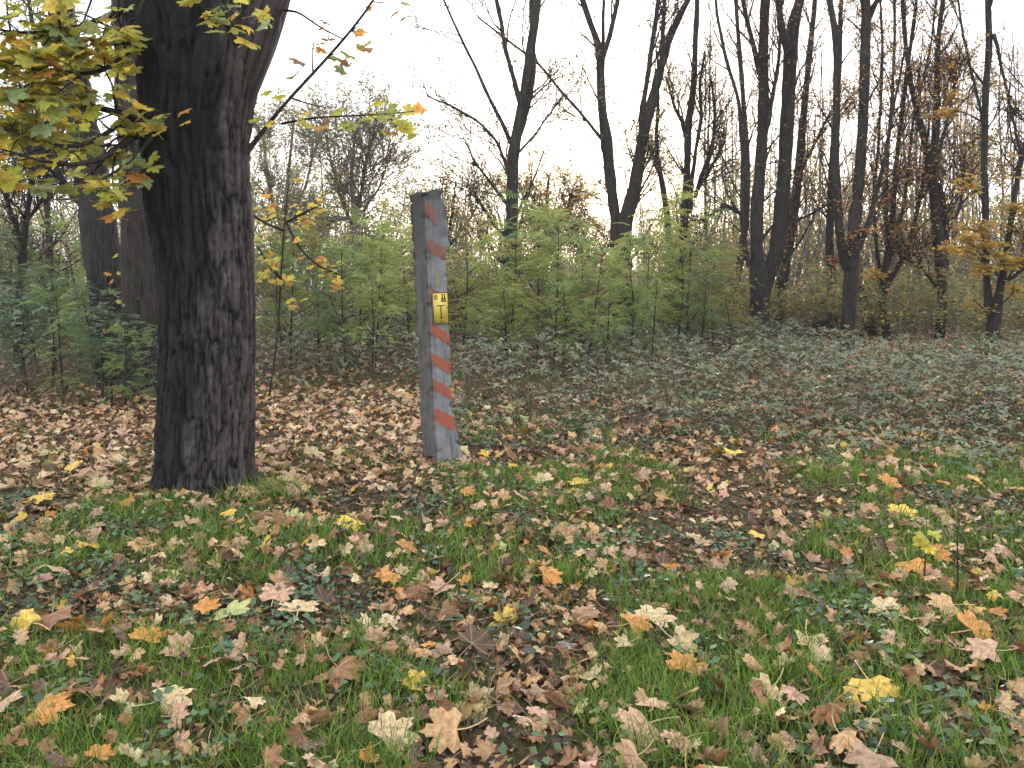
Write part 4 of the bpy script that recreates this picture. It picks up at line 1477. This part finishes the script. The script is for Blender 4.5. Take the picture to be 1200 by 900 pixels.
# the stand of trunks on the right
tree('oak_tree', 'thick trunk dividing into two tall stems beside the path of fallen leaves', [
    [(889, 407, 31), (889, 380, 29), (890, 350, 30), (888, 320, 24), (885, 290, 19), (886, 240, 17), (891, 180, 15), (895, 110, 15), (894, 60, 14), (896, 0, 13)],
    [(893, 345, 22), (904, 315, 22), (912, 285, 22), (916, 240, 21), (920, 180, 20), (923, 110, 19), (926, 50, 20), (928, 30, 16), (936, 0, 13)],
    [(924, 60, 12), (916, 30, 10), (914, 0, 9)],
    [(893, 95, 8), (888, 70, 7), (878, 30, 6), (872, 0, 6)],
    [(878, 312, 8), (871, 290, 7), (868, 240, 7), (870, 190, 6), (866, 120, 5), (850, 70, 5), (840, 20, 4), (838, 0, 4)],
    [(895, 165, 7), (904, 120, 6), (912, 70, 5), (915, 40, 4)]], 17.9, 13, 8, 1.6, 3.2, leaf=(700, 0.05, 'rust', 'olive'), seed=21, sides=16)
tree('oak_tree', 'leaning trunk right behind the divided thick trunk', [
    [(909, 388, 17), (915, 340, 17), (922, 300, 17), (930, 260, 15), (936, 210, 12), (940, 150, 10), (945, 100, 8), (950, 50, 8), (955, 0, 7)],
    [(936, 205, 7), (946, 185, 5), (958, 160, 4), (974, 130, 3)]], 21.3, 12, 10, 1.5, 3.0, leaf=(900, 0.055, 'rust', 'amber'), seed=22)
tree('slender_tree', 'short leaning trunk at the left flank of the stand', [
    [(858, 352, 12), (866, 315, 11), (871, 280, 11), (875, 240, 9), (876, 190, 8), (872, 130, 7), (866, 60, 6), (862, 0, 5)],
    [(868, 250, 6), (850, 240, 5), (836, 250, 4), (820, 262, 3)]], 23.5, 11, 10, 1.5, 2.5, leaf=(500, 0.06, 'olive'), seed=23)
tree('oak_tree', 'tall dark trunk with rusty leaves standing alone before the brown leaf floor', [
    [(993, 416, 21), (993, 380, 21), (995, 340, 21), (997, 310, 22), (1000, 265, 17), (1004, 220, 15), (1008, 160, 13), (1010, 110, 14), (1012, 60, 13), (1013, 15, 14), (1012, 0, 12)],
    [(992, 315, 14), (985, 290, 13), (980, 240, 12), (978, 180, 10), (979, 120, 10), (981, 60, 9), (976, 20, 8), (972, 0, 8)],
    [(1000, 300, 9), (1012, 280, 8), (1022, 245, 6), (1034, 200, 5), (1042, 150, 4), (1052, 100, 3), (1060, 60, 3)],
    [(1014, 30, 9), (1022, 14, 8), (1028, 0, 7)]], 15.75, 12, 8, 1.4, 2.0, leaf=(1500, 0.055, 'rust', 'amber'), seed=24, sides=16,
     clusters=[(982, 383, -0.4, 0.22, 16, 'amber', 0.085), (1010, 270, -0.2, 0.5, 60, 'rust', 0.08), (975, 300, 0.2, 0.4, 40, 'rust', 0.075)])
tree('slender_tree', 'dark trunk just behind and left of the lone rusty leaved trunk', [
    [(977, 394, 14), (975, 340, 13), (972, 290, 11), (974, 230, 9), (978, 150, 8), (984, 80, 7), (986, 0, 6)]], 20.5, 11, 11, 1.4, 2.4, leaf=(800, 0.06, 'rust', 'olive'), seed=25)
tree('oak_tree', 'short stout trunk leaning left with a torn top', [
    [(1021, 394, 16), (1018, 370, 18), (1012, 352, 16), (1006, 338, 13), (1000, 322, 9)],
    [(1022, 372, 10), (1026, 358, 9), (1030, 345, 7)]], 20.6, 6, 3, 0.8, 1.2, leaf=(100, 0.07, 'amber'), seed=26, cat='tree trunk')
tree('maple_tree', 'tree fanning into many thin stems with orange leaves', [
    [(1041, 402, 12), (1037, 370, 12), (1034, 345, 13), (1037, 325, 10), (1043, 290, 9), (1047, 240, 7), (1052, 180, 6), (1060, 110, 6), (1068, 50, 5), (1074, 0, 5)],
    [(1036, 340, 7), (1050, 318, 7), (1062, 295, 6), (1074, 255, 5), (1082, 215, 5), (1090, 180, 4), (1104, 130, 3), (1112, 90, 3)],
    [(1038, 335, 7), (1040, 290, 6), (1036, 230, 5), (1040, 160, 5), (1046, 90, 4), (1048, 0, 4)],
    [(1034, 335, 6), (1028, 300, 5), (1024, 240, 5), (1030, 160, 4), (1034, 80, 4), (1032, 0, 3)],
    [(1045, 300, 5), (1058, 250, 4), (1064, 200, 4), (1070, 140, 3), (1090, 60, 3), (1098, 0, 3)]], 19.3, 11, 12, 1.3, 2.0, leaf=(2200, 0.065, 'rust', 'amber'), seed=27, clusters=[(1022, 318, -0.6, 0.4, 90, 'yellow', 0.09), (1048, 262, -0.3, 0.5, 60, 'amber', 0.085), (1030, 225, -0.2, 0.5, 60, 'rust', 0.08)])
tree('maple_tree', 'forked trunk amid thin far stems, its left fork bent', [
    [(1100, 404, 14), (1104, 370, 14), (1106, 330, 14), (1102, 290, 15), (1099, 250, 14), (1096, 225, 13), (1092, 195, 12), (1087, 175, 10), (1078, 140, 8), (1070, 110, 7), (1062, 60, 6), (1058, 0, 5)],
    [(1108, 318, 8), (1109, 290, 8), (1105, 240, 8), (1100, 215, 9)],
    [(1093, 200, 10), (1096, 160, 10), (1098, 110, 9), (1098, 60, 7), (1106, 0, 6)],
    [(1095, 195, 5), (1103, 170, 4), (1113, 130, 3), (1120, 90, 3)],
    [(1100, 340, 5), (1090, 325, 4), (1080, 315, 3), (1076, 300, 2)],
    [(1112, 270, 4), (1124, 245, 4), (1128, 215, 3), (1130, 180, 2)]], 18.9, 12, 11, 1.4, 2.6, leaf=(1500, 0.07, 'amber', 'rust'), seed=28, clusters=[(1120, 110, -0.8, 0.55, 90, 'amber', 0.09), (1100, 318, -0.3, 0.35, 30, 'amber', 0.085)])
tree('maple_tree', 'maple with golden leaf layers, two stems from one trunk near the right edge', [
    [(1162, 420, 19), (1163, 395, 19), (1166, 365, 18), (1170, 345, 14), (1175, 325, 9), (1180, 290, 8), (1184, 255, 8), (1190, 215, 7), (1200, 170, 6), (1214, 110, 5), (1226, 0, 4)],
    [(1160, 372, 12), (1158, 335, 10), (1156, 290, 9), (1156, 230, 9), (1154, 170, 9), (1156, 110, 9), (1161, 50, 9), (1158, 0, 8)],
    [(1174, 330, 6), (1186, 325, 6), (1194, 318, 5), (1206, 300, 4)],
    [(1156, 160, 5), (1146, 120, 4), (1134, 70, 3.5), (1126, 30, 3), (1122, 0, 3)],
    [(1164, 40, 5), (1172, 80, 4), (1184, 130, 4), (1196, 180, 3)]], 14.75, 12, 8, 1.3, 2.8, leaf=(1300, 0.07, 'amber', 'yellow'), seed=29, sides=14,
     clusters=[(1128, 282, -0.6, 0.45, 150, 'yellow', 0.08), (1170, 282, -0.7, 0.42, 120, 'yellow', 0.08), (1194, 300, -0.4, 0.35, 90, 'yellow', 0.08), (1148, 318, -0.6, 0.35, 90, 'yellow', 0.075), (1188, 335, -0.5, 0.3, 60, 'yellow', 0.075),
               (1132, 210, -0.4, 0.40, 60, 'yellow', 0.075), (1190, 240, -0.3, 0.4, 70, 'yellow', 0.08), (1110, 130, 0.3, 0.5, 90, 'amber', 0.075), (1150, 262, -0.8, 0.5, 110, 'yellow', 0.08), (1112, 292, -0.9, 0.4, 80, 'yellow', 0.08), (1190, 110, 0.1, 0.45, 50, 'rust', 0.07), (1140, 350, -0.4, 0.3, 40, 'yellow', 0.07)])

# small leaved trees and shrubs behind
tree('small_leaved_tree', 'fine leaved grey green tree between the maple and the post', [
    [(416, 330, 10), (416, 290, 9), (416, 250, 8), (412, 215, 6), (414, 180, 4), (418, 140, 3)],
    [(417, 255, 6), (424, 225, 5), (428, 195, 4), (438, 160, 3), (444, 130, 2)],
    [(414, 255, 5), (392, 258, 4), (372, 262, 3)],
    [(414, 270, 4), (396, 220, 4), (386, 180, 3), (378, 145, 2)],
    [(416, 262, 4), (444, 220, 3), (458, 180, 2)]], 19.0, 8, 15, 1.5, 2.6, leaf=(2700, 0.066, 'greygreen', 'limey'), seed=41, mat=M_twig_hazed, twigs=7, fine=4, ang=(0.3, 1.0))
tree('small_leaved_tree', 'fine leaved shrub tree showing right beside the maple trunk', [
    [(330, 330, 9), (332, 270, 8), (336, 220, 6), (340, 180, 4), (345, 140, 3)],
    [(332, 275, 6), (318, 230, 5), (312, 190, 4), (308, 150, 3)],
    [(334, 265, 5), (358, 220, 4), (368, 180, 3), (376, 160, 2)]], 20.5, 8, 14, 1.4, 2.2, leaf=(2600, 0.066, 'greygreen', 'limey'), seed=42, mat=M_twig_hazed, ang=(0.3, 1.0))
tree('copper_shrub', 'shrub tree with dark copper leaves at the left edge', [
    [(22, 380, 12), (26, 320, 11), (30, 270, 9), (36, 230, 7), (40, 190, 5), (42, 150, 3)],
    [(28, 290, 7), (10, 240, 6), (2, 200, 4), (-6, 160, 3)],
    [(32, 260, 5), (55, 225, 4), (68, 195, 3)]], 13.0, 6, 13, 1.1, 1.9, leaf=(3000, 0.055, 'copper'), seed=43, ang=(0.3, 1.0))
tree('small_leaved_tree', 'thin twigged tree behind the maple leaves at the top left', [
    [(60, 390, 10), (58, 300, 9), (52, 200, 8), (46, 110, 7), (40, 40, 6), (34, 0, 5)],
    [(50, 190, 5), (30, 130, 4), (14, 60, 3), (6, 0, 3)],
    [(48, 130, 5), (80, 70, 4), (100, 20, 3), (108, 0, 3)]], 17.0, 11, 13, 1.6, 2.8, leaf=(2400, 0.05, 'copper', 'olive'), seed=44)
tree('amber_shrub_tree', 'round amber leaved tree behind the slender bare tree', [
    [(640, 360, 8), (640, 300, 7), (642, 260, 6), (640, 230, 4), (644, 205, 3)],
    [(640, 300, 5), (622, 260, 4), (612, 225, 3)],
    [(641, 290, 5), (660, 255, 4), (672, 228, 3)]], 24.0, 5.5, 14, 1.3, 1.6, leaf=(2600, 0.07, 'amber', 'olive'), seed=45, ang=(0.3, 1.0))

tree('amber_shrub_tree', 'loose olive and amber shrub tree rising behind the post', [
    [(520, 360, 7), (524, 300, 6), (528, 260, 5), (532, 232, 3), (534, 212, 2)],
    [(524, 300, 4), (508, 262, 3), (500, 240, 2)],
    [(525, 290, 4), (552, 255, 3), (566, 225, 2)]], 25.0, 5.5, 12, 1.3, 1.4, leaf=(1500, 0.07, 'olive', 'amber'), seed=46, ang=(0.3, 1.0))
tree('amber_shrub_tree', 'low amber shrub tree under the wide V shaped tree', [
    [(690, 370, 7), (692, 330, 6), (690, 300, 5), (684, 275, 3), (680, 258, 2)],
    [(691, 320, 4), (706, 295, 3), (712, 280, 2)],
    [(690, 310, 4), (668, 280, 3), (660, 262, 2)]], 24.0, 4.5, 10, 1.2, 1.0, leaf=(1500, 0.07, 'amber', 'olive'), seed=48, ang=(0.3, 1.0))
# thin far trunks seen between the nearer ones, each a tree of its own
far_spots = [(546, 30), (562, 34), (676, 40), (760, 36), (768, 44), (826, 30), (838, 34), (850, 40), (862, 36), (902, 40), (944, 34), (960, 40), (1062, 32), (1068, 40), (1075, 30), (1082, 36), (1090, 44), (1096, 30), (1116, 30), (1122, 38),
             (1128, 32), (1134, 44), (1141, 34), (1147, 40), (1152, 32), (1175, 36), (1186, 30), (1194, 42), (1206, 34)]
for k, (px, Y) in enumerate(far_spots):
    sd = 500 + k
    r = np.random.default_rng(sd)
    w = r.uniform(0.09, 0.16) / Y * FPX
    bx = px + r.uniform(-8, 8)
    yb = to_px(np.array([(bx - 600) / FPX * Y, Y, 0]))[1]
    tall = px > 1040 or 820 < px < 970
    ytop = r.uniform(20, 120) if tall else r.uniform(190, 240)
    st = [(bx, yb, w * 1.3), (bx + (px - bx) * 0.5, yb - 60, w), (px, 0.6 * yb + 0.4 * ytop, w * 0.85), (px + r.uniform(-6, 6), 0.3 * yb + 0.7 * ytop, w * 0.55), (px + r.uniform(-12, 12), ytop, w * 0.3)]
    fk = [(px, 0.6 * yb + 0.4 * ytop, w * 0.6), (px + r.uniform(-16, 16), ytop + 30, w * 0.3)]
    side = 'among the thin far stems at the right' if px > 1040 else 'far behind the clustered trunks' if px > 820 else 'far off in the bright gap'
    tree('far_tree', 'thin bare grey trunk ' + side + ', ' + ORD[sorted(q[0] for q in far_spots if (q[0] > 1040) == (px > 1040) and (q[0] > 820) == (px > 820)).index(px)] + ' from left', [st, fk], Y, 7, 8, 1.4, 1.8, leaf=(200, 0.09, ['rust', 'amber', 'olive', 'amber'][k % 4]), seed=sd, group='thin trees ' + side, twigs=5, fine=2, sides=6, mat=M_bark_pale)

# ------------------------------------------------------------------ feathery saplings
fr_v, fr_f = [], []


def frond_template(pairs=7, lw=0.062, ll=0.20):
    v, f = [], []

    def quad(a, b, c, d):
        n = len(v)
        v.extend([a, b, c, d])
        f.extend([(n, n + 1, n + 2), (n, n + 2, n + 3)])
    zc = lambda t: 0.10 * math.sin(t * 2.2) - 0.16 * t * t
    for k in range(4):
        t0, t1 = k / 4, (k + 1) / 4
        quad((-0.006, t0, zc(t0)), (0.006, t0, zc(t0)), (0.005, t1, zc(t1)), (-0.005, t1, zc(t1)))
    for k in range(pairs + 1):
        t = 0.14 + 0.82 * k / pairs
        l = ll * (1 - 0.45 * abs(t - 0.45) / 0.55)
        for s in (-1, 1):
            if k == pairs and s == 1:
                continue
            dx, dy = (s * 0.93, 0.36) if k < pairs else (0, 1)
            nx_, ny_ = -dy * s, dx * s
            z0 = zc(t)
            w = lw * 0.5
            quad((0, t, z0), (dx * l * 0.5 + nx_ * w, t + dy * l * 0.5 + ny_ * w, z0 + 0.012), (dx * l, t + dy * l, z0 - 0.035), (dx * l * 0.5 - nx_ * w, t + dy * l * 0.5 - ny_ * w, z0 + 0.005))
    return np.array(v), np.array(f)


FR_V, FR_F = frond_template()
SAPC = {
    'lime': [(0.34, 0.43, 0.12), (0.38, 0.45, 0.12), (0.28, 0.38, 0.12), (0.44, 0.44, 0.13)],
    'fresh': [(0.22, 0.35, 0.12), (0.27, 0.38, 0.12), (0.19, 0.31, 0.11), (0.34, 0.40, 0.12)],
    'blue': [(0.11, 0.19, 0.105), (0.14, 0.22, 0.12), (0.16, 0.22, 0.09)],
    'gold': [(0.30, 0.28, 0.06), (0.36, 0.30, 0.07), (0.22, 0.25, 0.06)],
}


def sapling(px, Y, ytop, pal, label, group, seed, nb=16, spread=0.38, fr=0.42, per=8):
    r = np.random.default_rng(seed)
    tp = at(px, ytop, Y)
    h = tp[2]
    bx = tp[0] + r.uniform(-0.25, 0.25)
    b = np.array([bx, Y + r.uniform(-0.2, 0.2), 0])
    b[2] = hgt(b[0], b[1])
    q = resample(np.array([(*(b - [0, 0, 0.1]), 0.016 + h * 0.003), (*(0.5 * (b + tp) + r.normal(size=3) * 0.06), 0.012), (*tp, 0.004)]), 18)
    mb = MB()
    tubes(mb, q[:, :3], q[:, 3], 6)
    B, Rr = grow(q[None, :, :3], q[None, :, 3], nb, 0.18, 1.0, h * spread, (0.7, 1.25), up=0.15, rfac=0.6, m=7, wob=0.08, rmin=0.0035, r=r)
    tubes(mb, B, Rr, 4)
    root = empty('feathery_sapling', b)
    tag(root, label, 'sapling', group)
    mb.build('stem', M_bark, root, smooth=True)
    n = nb * per
    bi = np.repeat(np.arange(nb), per)
    s = r.uniform(0.2, 1.0, n) * 6
    i = np.minimum(s.astype(int), 5)
    f = (s - i)[:, None]
    p = B[bi, i] * (1 - f) + B[bi, i + 1] * f
    d = B[bi, i + 1] - B[bi, i]
    yaw = np.arctan2(d[:, 1], d[:, 0]) + r.choice([-1, 1], n) * r.uniform(0.2, 1.1, n)
    R = basis(np.stack([r.normal(size=n) * 0.28, r.normal(size=n) * 0.28 - 0.12, np.ones(n)], 1), yaw)
    c = np.array(SAPC[pal])[r.integers(0, len(SAPC[pal]), n)] * r.uniform(0.8, 1.2, (n, 1))
    fr = fr * float(np.clip(h / 2.6, 0.42, 1.0))
    lf = MB()
    inst(lf, FR_V, FR_F, R, p, fr * r.uniform(0.7, 1.2, n), c)
    lf.build('foliage', M_small_leaf, root)


S_POST = 'feathery light green sapling right of the striped post'
S_MID = 'feathery green sapling between the maple and the striped post'
S_LEFT = 'dark green sapling in the undergrowth left of the maple'
S_FAR = 'yellowing sapling at the foot of the trunk stand'
sp_list = [(548, 13.5, 285, 'lime', S_POST), (575, 14.5, 268, 'lime', S_POST), (605, 13.0, 262, 'lime', S_POST), (632, 14.0, 238, 'fresh', S_POST), (655, 12.6, 262, 'lime', S_POST), (682, 13.5, 282, 'fresh', S_POST), (706, 12.4, 300, 'lime', S_POST),
           (735, 13.4, 290, 'fresh', S_POST), (762, 14.6, 262, 'lime', S_POST), (792, 15.0, 240, 'lime', S_POST), (815, 15.6, 255, 'fresh', S_POST), (660, 11.8, 330, 'fresh', S_POST), (715, 11.8, 335, 'fresh', S_POST), (770, 12.6, 330, 'fresh', S_POST), (590, 12.2, 340, 'lime', S_POST),
           (828, 14.5, 320, 'blue', S_FAR), (850, 15.0, 345, 'gold', S_FAR), (838, 16.2, 300, 'gold', S_FAR), (872, 15.6, 372, 'gold', S_FAR),
           (470, 14.0, 290, 'lime', S_MID), (448, 13.0, 275, 'lime', S_MID), (425, 14.5, 268, 'fresh', S_MID), (400, 12.8, 292, 'fresh', S_MID), (378, 13.6, 300, 'fresh', S_MID), (345, 13.0, 262, 'gold', S_MID), (322, 12.4, 285, 'fresh', S_MID), (458, 15.5, 240, 'lime', S_MID), (436, 11.8, 330, 'lime', S_MID), (385, 11.9, 345, 'blue', S_MID),
           (108, 9.2, 372, 'blue', S_LEFT), (150, 9.0, 384, 'fresh', S_LEFT), (182, 9.3, 378, 'blue', S_LEFT), (66, 9.4, 350, 'fresh', S_LEFT), (128, 9.6, 368, 'blue', S_LEFT), (20, 11.8, 300, 'blue', S_LEFT), (50, 11.2, 320, 'blue', S_LEFT), (78, 12.2, 285, 'fresh', S_LEFT), (62, 13.5, 262, 'fresh', S_LEFT), (5, 13.4, 275, 'blue', S_LEFT), (95, 10.6, 345, 'blue', S_LEFT), (30, 10.4, 352, 'blue', S_LEFT), (-20, 11.5, 300, 'blue', S_LEFT)]
for k, (px, Y, yt, pal, lab) in enumerate(sp_list):
    rank = sorted(q[0] for q in sp_list if q[4] == lab).index(px)
    sapling(px, Y, yt, pal, lab + ', ' + ORD[rank] + ' from left', lab.replace('sapling', 'saplings'), 700 + k, nb=24 if yt < 320 else 17)

# ------------------------------------------------------------------ young maple with golden leaves just right of the big trunk
ym = empty('maple_sapling', gnd(322, 468))
tag(ym, 'young maple with orange and golden leaves right of the big trunk', 'sapling')
KY, KW = ['y', 'or', 'yg'], [0.5, 0.28, 0.22]
Yy = float(gnd(322, 468)[1])
branch(ym, [(314, 474, Yy, 2.6), (325, 400, Yy, 2.2), (329, 330, Yy, 2), (333, 265, Yy, 1.8), (338, 215, Yy, 1.3)], 10, 0.35, 38, KY, KW, 0.078, name='stem', t0=0.4)
branch(ym, [(333, 256, Yy, 2.8), (350, 290, Yy - 0.1, 3), (372, 312, Yy - 0.2, 2.4), (398, 322, Yy - 0.2, 1.6)], 7, 0.30, 26, KY, KW, 0.078)
branch(ym, [(333, 262, Yy, 2.5), (355, 250, Yy - 0.2, 3), (372, 242, Yy - 0.3, 2)], 8, 0.28, 30, KY, KW, 0.078)
branch(ym, [(332, 270, Yy, 3.5), (312, 262, Yy - 0.3, 3), (296, 252, Yy - 0.5, 2)], 8, 0.30, 28, KY, KW, 0.078)
branch(ym, [(332, 330, Yy, 3.5), (315, 310, Yy - 0.3, 2.6), (302, 290, Yy - 0.4, 2)], 8, 0.28, 26, ['y', 'yg'], [0.5, 0.5], 0.07)
# seedling with orange leaves before the pale trunk
yq = float(gnd(124, 455)[1])
ys = empty('maple_sapling', gnd(124, 455))
tag(ys, 'tiny sapling with a column of orange leaves before the two rear trunks', 'sapling')
b = branch(ys, [(124, 458, yq, 3.5), (127, 400, yq, 2.5), (130, 350, yq, 2), (131, 310, yq, 1.2)], 2, 0.12, 0, KY, KW, name='stem')
for px, py, k_ in ((127, 320, 'or'), (129, 331, 'or'), (133, 342, 'or'), (137, 354, 'y'), (130, 385, 'y'), (124, 388, 'or'), (140, 322, 'yg'), (137, 300, 'yg'), (139, 380, 'y')):
    leaf_on(b, at(px, py, yq - 0.05), 0.07, k_, np.array([rng.normal() * 0.4, -0.8, 1.0]), rng.uniform(0, 6.28))

# ------------------------------------------------------------------ thin dark stem in the grass at the right
dp = gnd(1122, 702)
ds = empty('dead_stem', dp)
tag(ds, 'thin dark upright stem standing in the grass at the right', 'stem')
P, r_ = pxpath([(1122, 706, dp[1], 2.4), (1123, 670, dp[1], 2), (1121, 640, dp[1], 1.7), (1124, 612, dp[1], 1.2)], 8)
mb = MB()
tubes(mb, P, r_, 5)
s1, s2 = grow(P[None], r_[None], 5, 0.3, 1, 0.10, (0.4, 0.9), m=4)
tubes(mb, s1, s2, 4)
mb.build('stalk', M_bark, ds)
sp = gnd(1082, 690)
ss = empty('maple_seedling', sp)
tag(ss, 'small maple seedling with yellow leaves beside the thin dark stem', 'seedling')
b = branch(ss, [(1082, 694, sp[1], 2.5), (1084, 660, sp[1], 2), (1086, 626, sp[1], 1.4)], 2, 0.06, 0, KY, KW, name='stalk')
for px, py, k_ in ((1083, 628, 'yg'), (1076, 634, 'y'), (1090, 640, 'y'), (1094, 629, 'yg'), (1080, 640, 'yg')):
    leaf_on(b, at(px, py, sp[1] - 0.02), 0.05, k_, np.array([rng.normal() * 0.3, -0.7, 1.0]), rng.uniform(0, 6.28))

# ------------------------------------------------------------------ brush pile under the trees
bpz = gnd(966, 398)
bq = empty('brush_pile', bpz)
tag(bq, 'dark heap of cut branches and logs on the brown leaf floor', 'brush pile')
r = np.random.default_rng(88)
for k in range(16):
    c = bpz + np.array([r.uniform(-0.55, 0.45), r.uniform(-0.4, 0.4), 0.06 + 0.035 * k * r.uniform(0.5, 1.0)])
    a = r.uniform(-0.5, 0.5)
    L = r.uniform(0.35, 0.75)
    rad = r.uniform(0.03, 0.075)
    t = np.linspace(-1, 1, 6)[:, None]
    P = c + t * L * np.array([math.cos(a), math.sin(a), r.uniform(-0.25, 0.25)]) + r.normal(size=(6, 3)) * 0.02
    mb = MB()
    tubes(mb, P, np.linspace(rad, rad * 0.7, 6), 8)
    for e, s_ in ((0, 1), (5, -1)):
        ring = mb.v[0].reshape(6, 8, 3)[e]
        mb.add(np.concatenate([ring, [ring.mean(0)]]), [(8, (j + 1) % 8, j) for j in range(8)])
    mb.build('log', M_bark, bq, smooth=False)

# ------------------------------------------------------------------ thicket: bushes too far off and too many to tell apart
def thicket(name, label, y0, y1, n, hfun, leafn, pals, wts, seed, ulim=0.80, size=0.06, bias=0.0, sub=4):
    r = np.random.default_rng(seed)
    tw, lf = MB(), MB()
    Y = np.sqrt(r.uniform(y0 * y0, y1 * y1, n))
    u = np.where(r.uniform(0, 1, n) < bias, r.uniform(0.22, ulim, n), r.uniform(-ulim, ulim, n))
    X = u * Y
    H = hfun(u, r, n)
    k = H > 0.3
    X, Y, H = X[k], Y[k], H[k]
    n = len(X)
    m = 7
    P = np.zeros((n, m, 3))
    d = np.stack([r.normal(size=n) * 0.22, r.normal(size=n) * 0.22, np.ones(n)], 1)
    P[:, 0] = np.stack([X, Y, hgt(X, Y) - 0.05], 1)
    for j in range(1, m):
        d = d + r.normal(size=(n, 3)) * 0.10
        d /= np.linalg.norm(d, axis=1, keepdims=True)
        P[:, j] = P[:, j - 1] + d * (H / (m - 1))[:, None]
    Rd = np.linspace(1, 0.2, m)[None] * (0.006 + 0.0055 * H)[:, None]
    tubes(tw, P, Rd, 4)
    A, Ra = grow(P, Rd, 8, 0.15, 1.0, 0.9, (0.3, 0.9), up=0.25, m=4, wob=0.15, rmin=0.006, r=r)
    tubes(tw, A, Ra, 3)
    Bf, Rb = grow(A, Ra, sub, 0.2, 1.0, 0.45, (0.3, 0.9), up=0.15, m=2, wob=0.15, rmin=0.006, r=r)
    tubes(tw, Bf, Rb, 3)
    for pal, w in zip(pals, wts):
        c = int(leafn * w)
        leaves_at(lf, sample_paths(Bf, c, r, 0.0) + r.normal(size=(c, 3)) * 0.12, size, pal, r, 0.7, (DIAM_V, DIAM_F))
    tag(tw.build(name + '_twigs', M_twig_hazed), label.replace('leaves', 'twigs'), 'thicket', kind='stuff')
    tag(lf.build(name + '_leaves', M_small_leaf), label, 'thicket', kind='stuff')


def h_low(u, r, n):
    return r.uniform(1.0, 3.2, n) * np.where(u > 0.27, 0.55, 1.0) * np.where((u > 0.07) & (u < 0.13), 0.7, 1.0) * np.where(u < -0.09, 1.45, 1.0)


def h_far(u, r, n):
    px = 600 + u * 900
    prof_ = np.interp(px, [-100, 0, 200, 320, 470, 560, 640, 690, 720, 800, 900, 1000, 1080, 1200, 1300], [8, 8, 8, 7.5, 6.4, 6.2, 6.8, 3.2, 4.4, 6.5, 8.0, 8.5, 7.5, 6.5, 8.0])
    return prof_ * r.uniform(0.45, 1.05, n)


thicket('thicket', 'olive and grey leaves of the dense bushes behind the saplings', 17.5, 25, 560, h_low, 100000, ['limey', 'green', 'greygreen', 'amber'], [0.4, 0.2, 0.2, 0.2], 901, size=0.10, sub=3)
thicket('far_wood', 'grey and amber leaves of the far off wood', 24, 44, 1050, h_far, 112000, ['olive', 'amber', 'greygreen', 'limey'], [0.2, 0.3, 0.25, 0.25], 902, size=0.14, bias=0.25, sub=2)

# ------------------------------------------------------------------ damp autumn air
def haze(density):
    m, nd, ln = mat_new('damp_air')
    out = nd.new('ShaderNodeOutputMaterial')
    pv_ = nd.new('ShaderNodeVolumePrincipled')
    pv_.inputs['Color'].default_value = (0.93, 0.95, 1.0, 1)
    pv_.inputs['Density'].default_value = density
    pv_.inputs['Anisotropy'].default_value = 0.3
    ln.new(pv_.outputs[0], out.inputs['Volume'])
    mb = MB()
    boxm(mb, -405, 405, -1.2, 19.0, -45, 605)
    tag(mb.build('haze', m), 'thin pale autumn haze between the trees', 'haze', kind='stuff')


haze(0.0008)
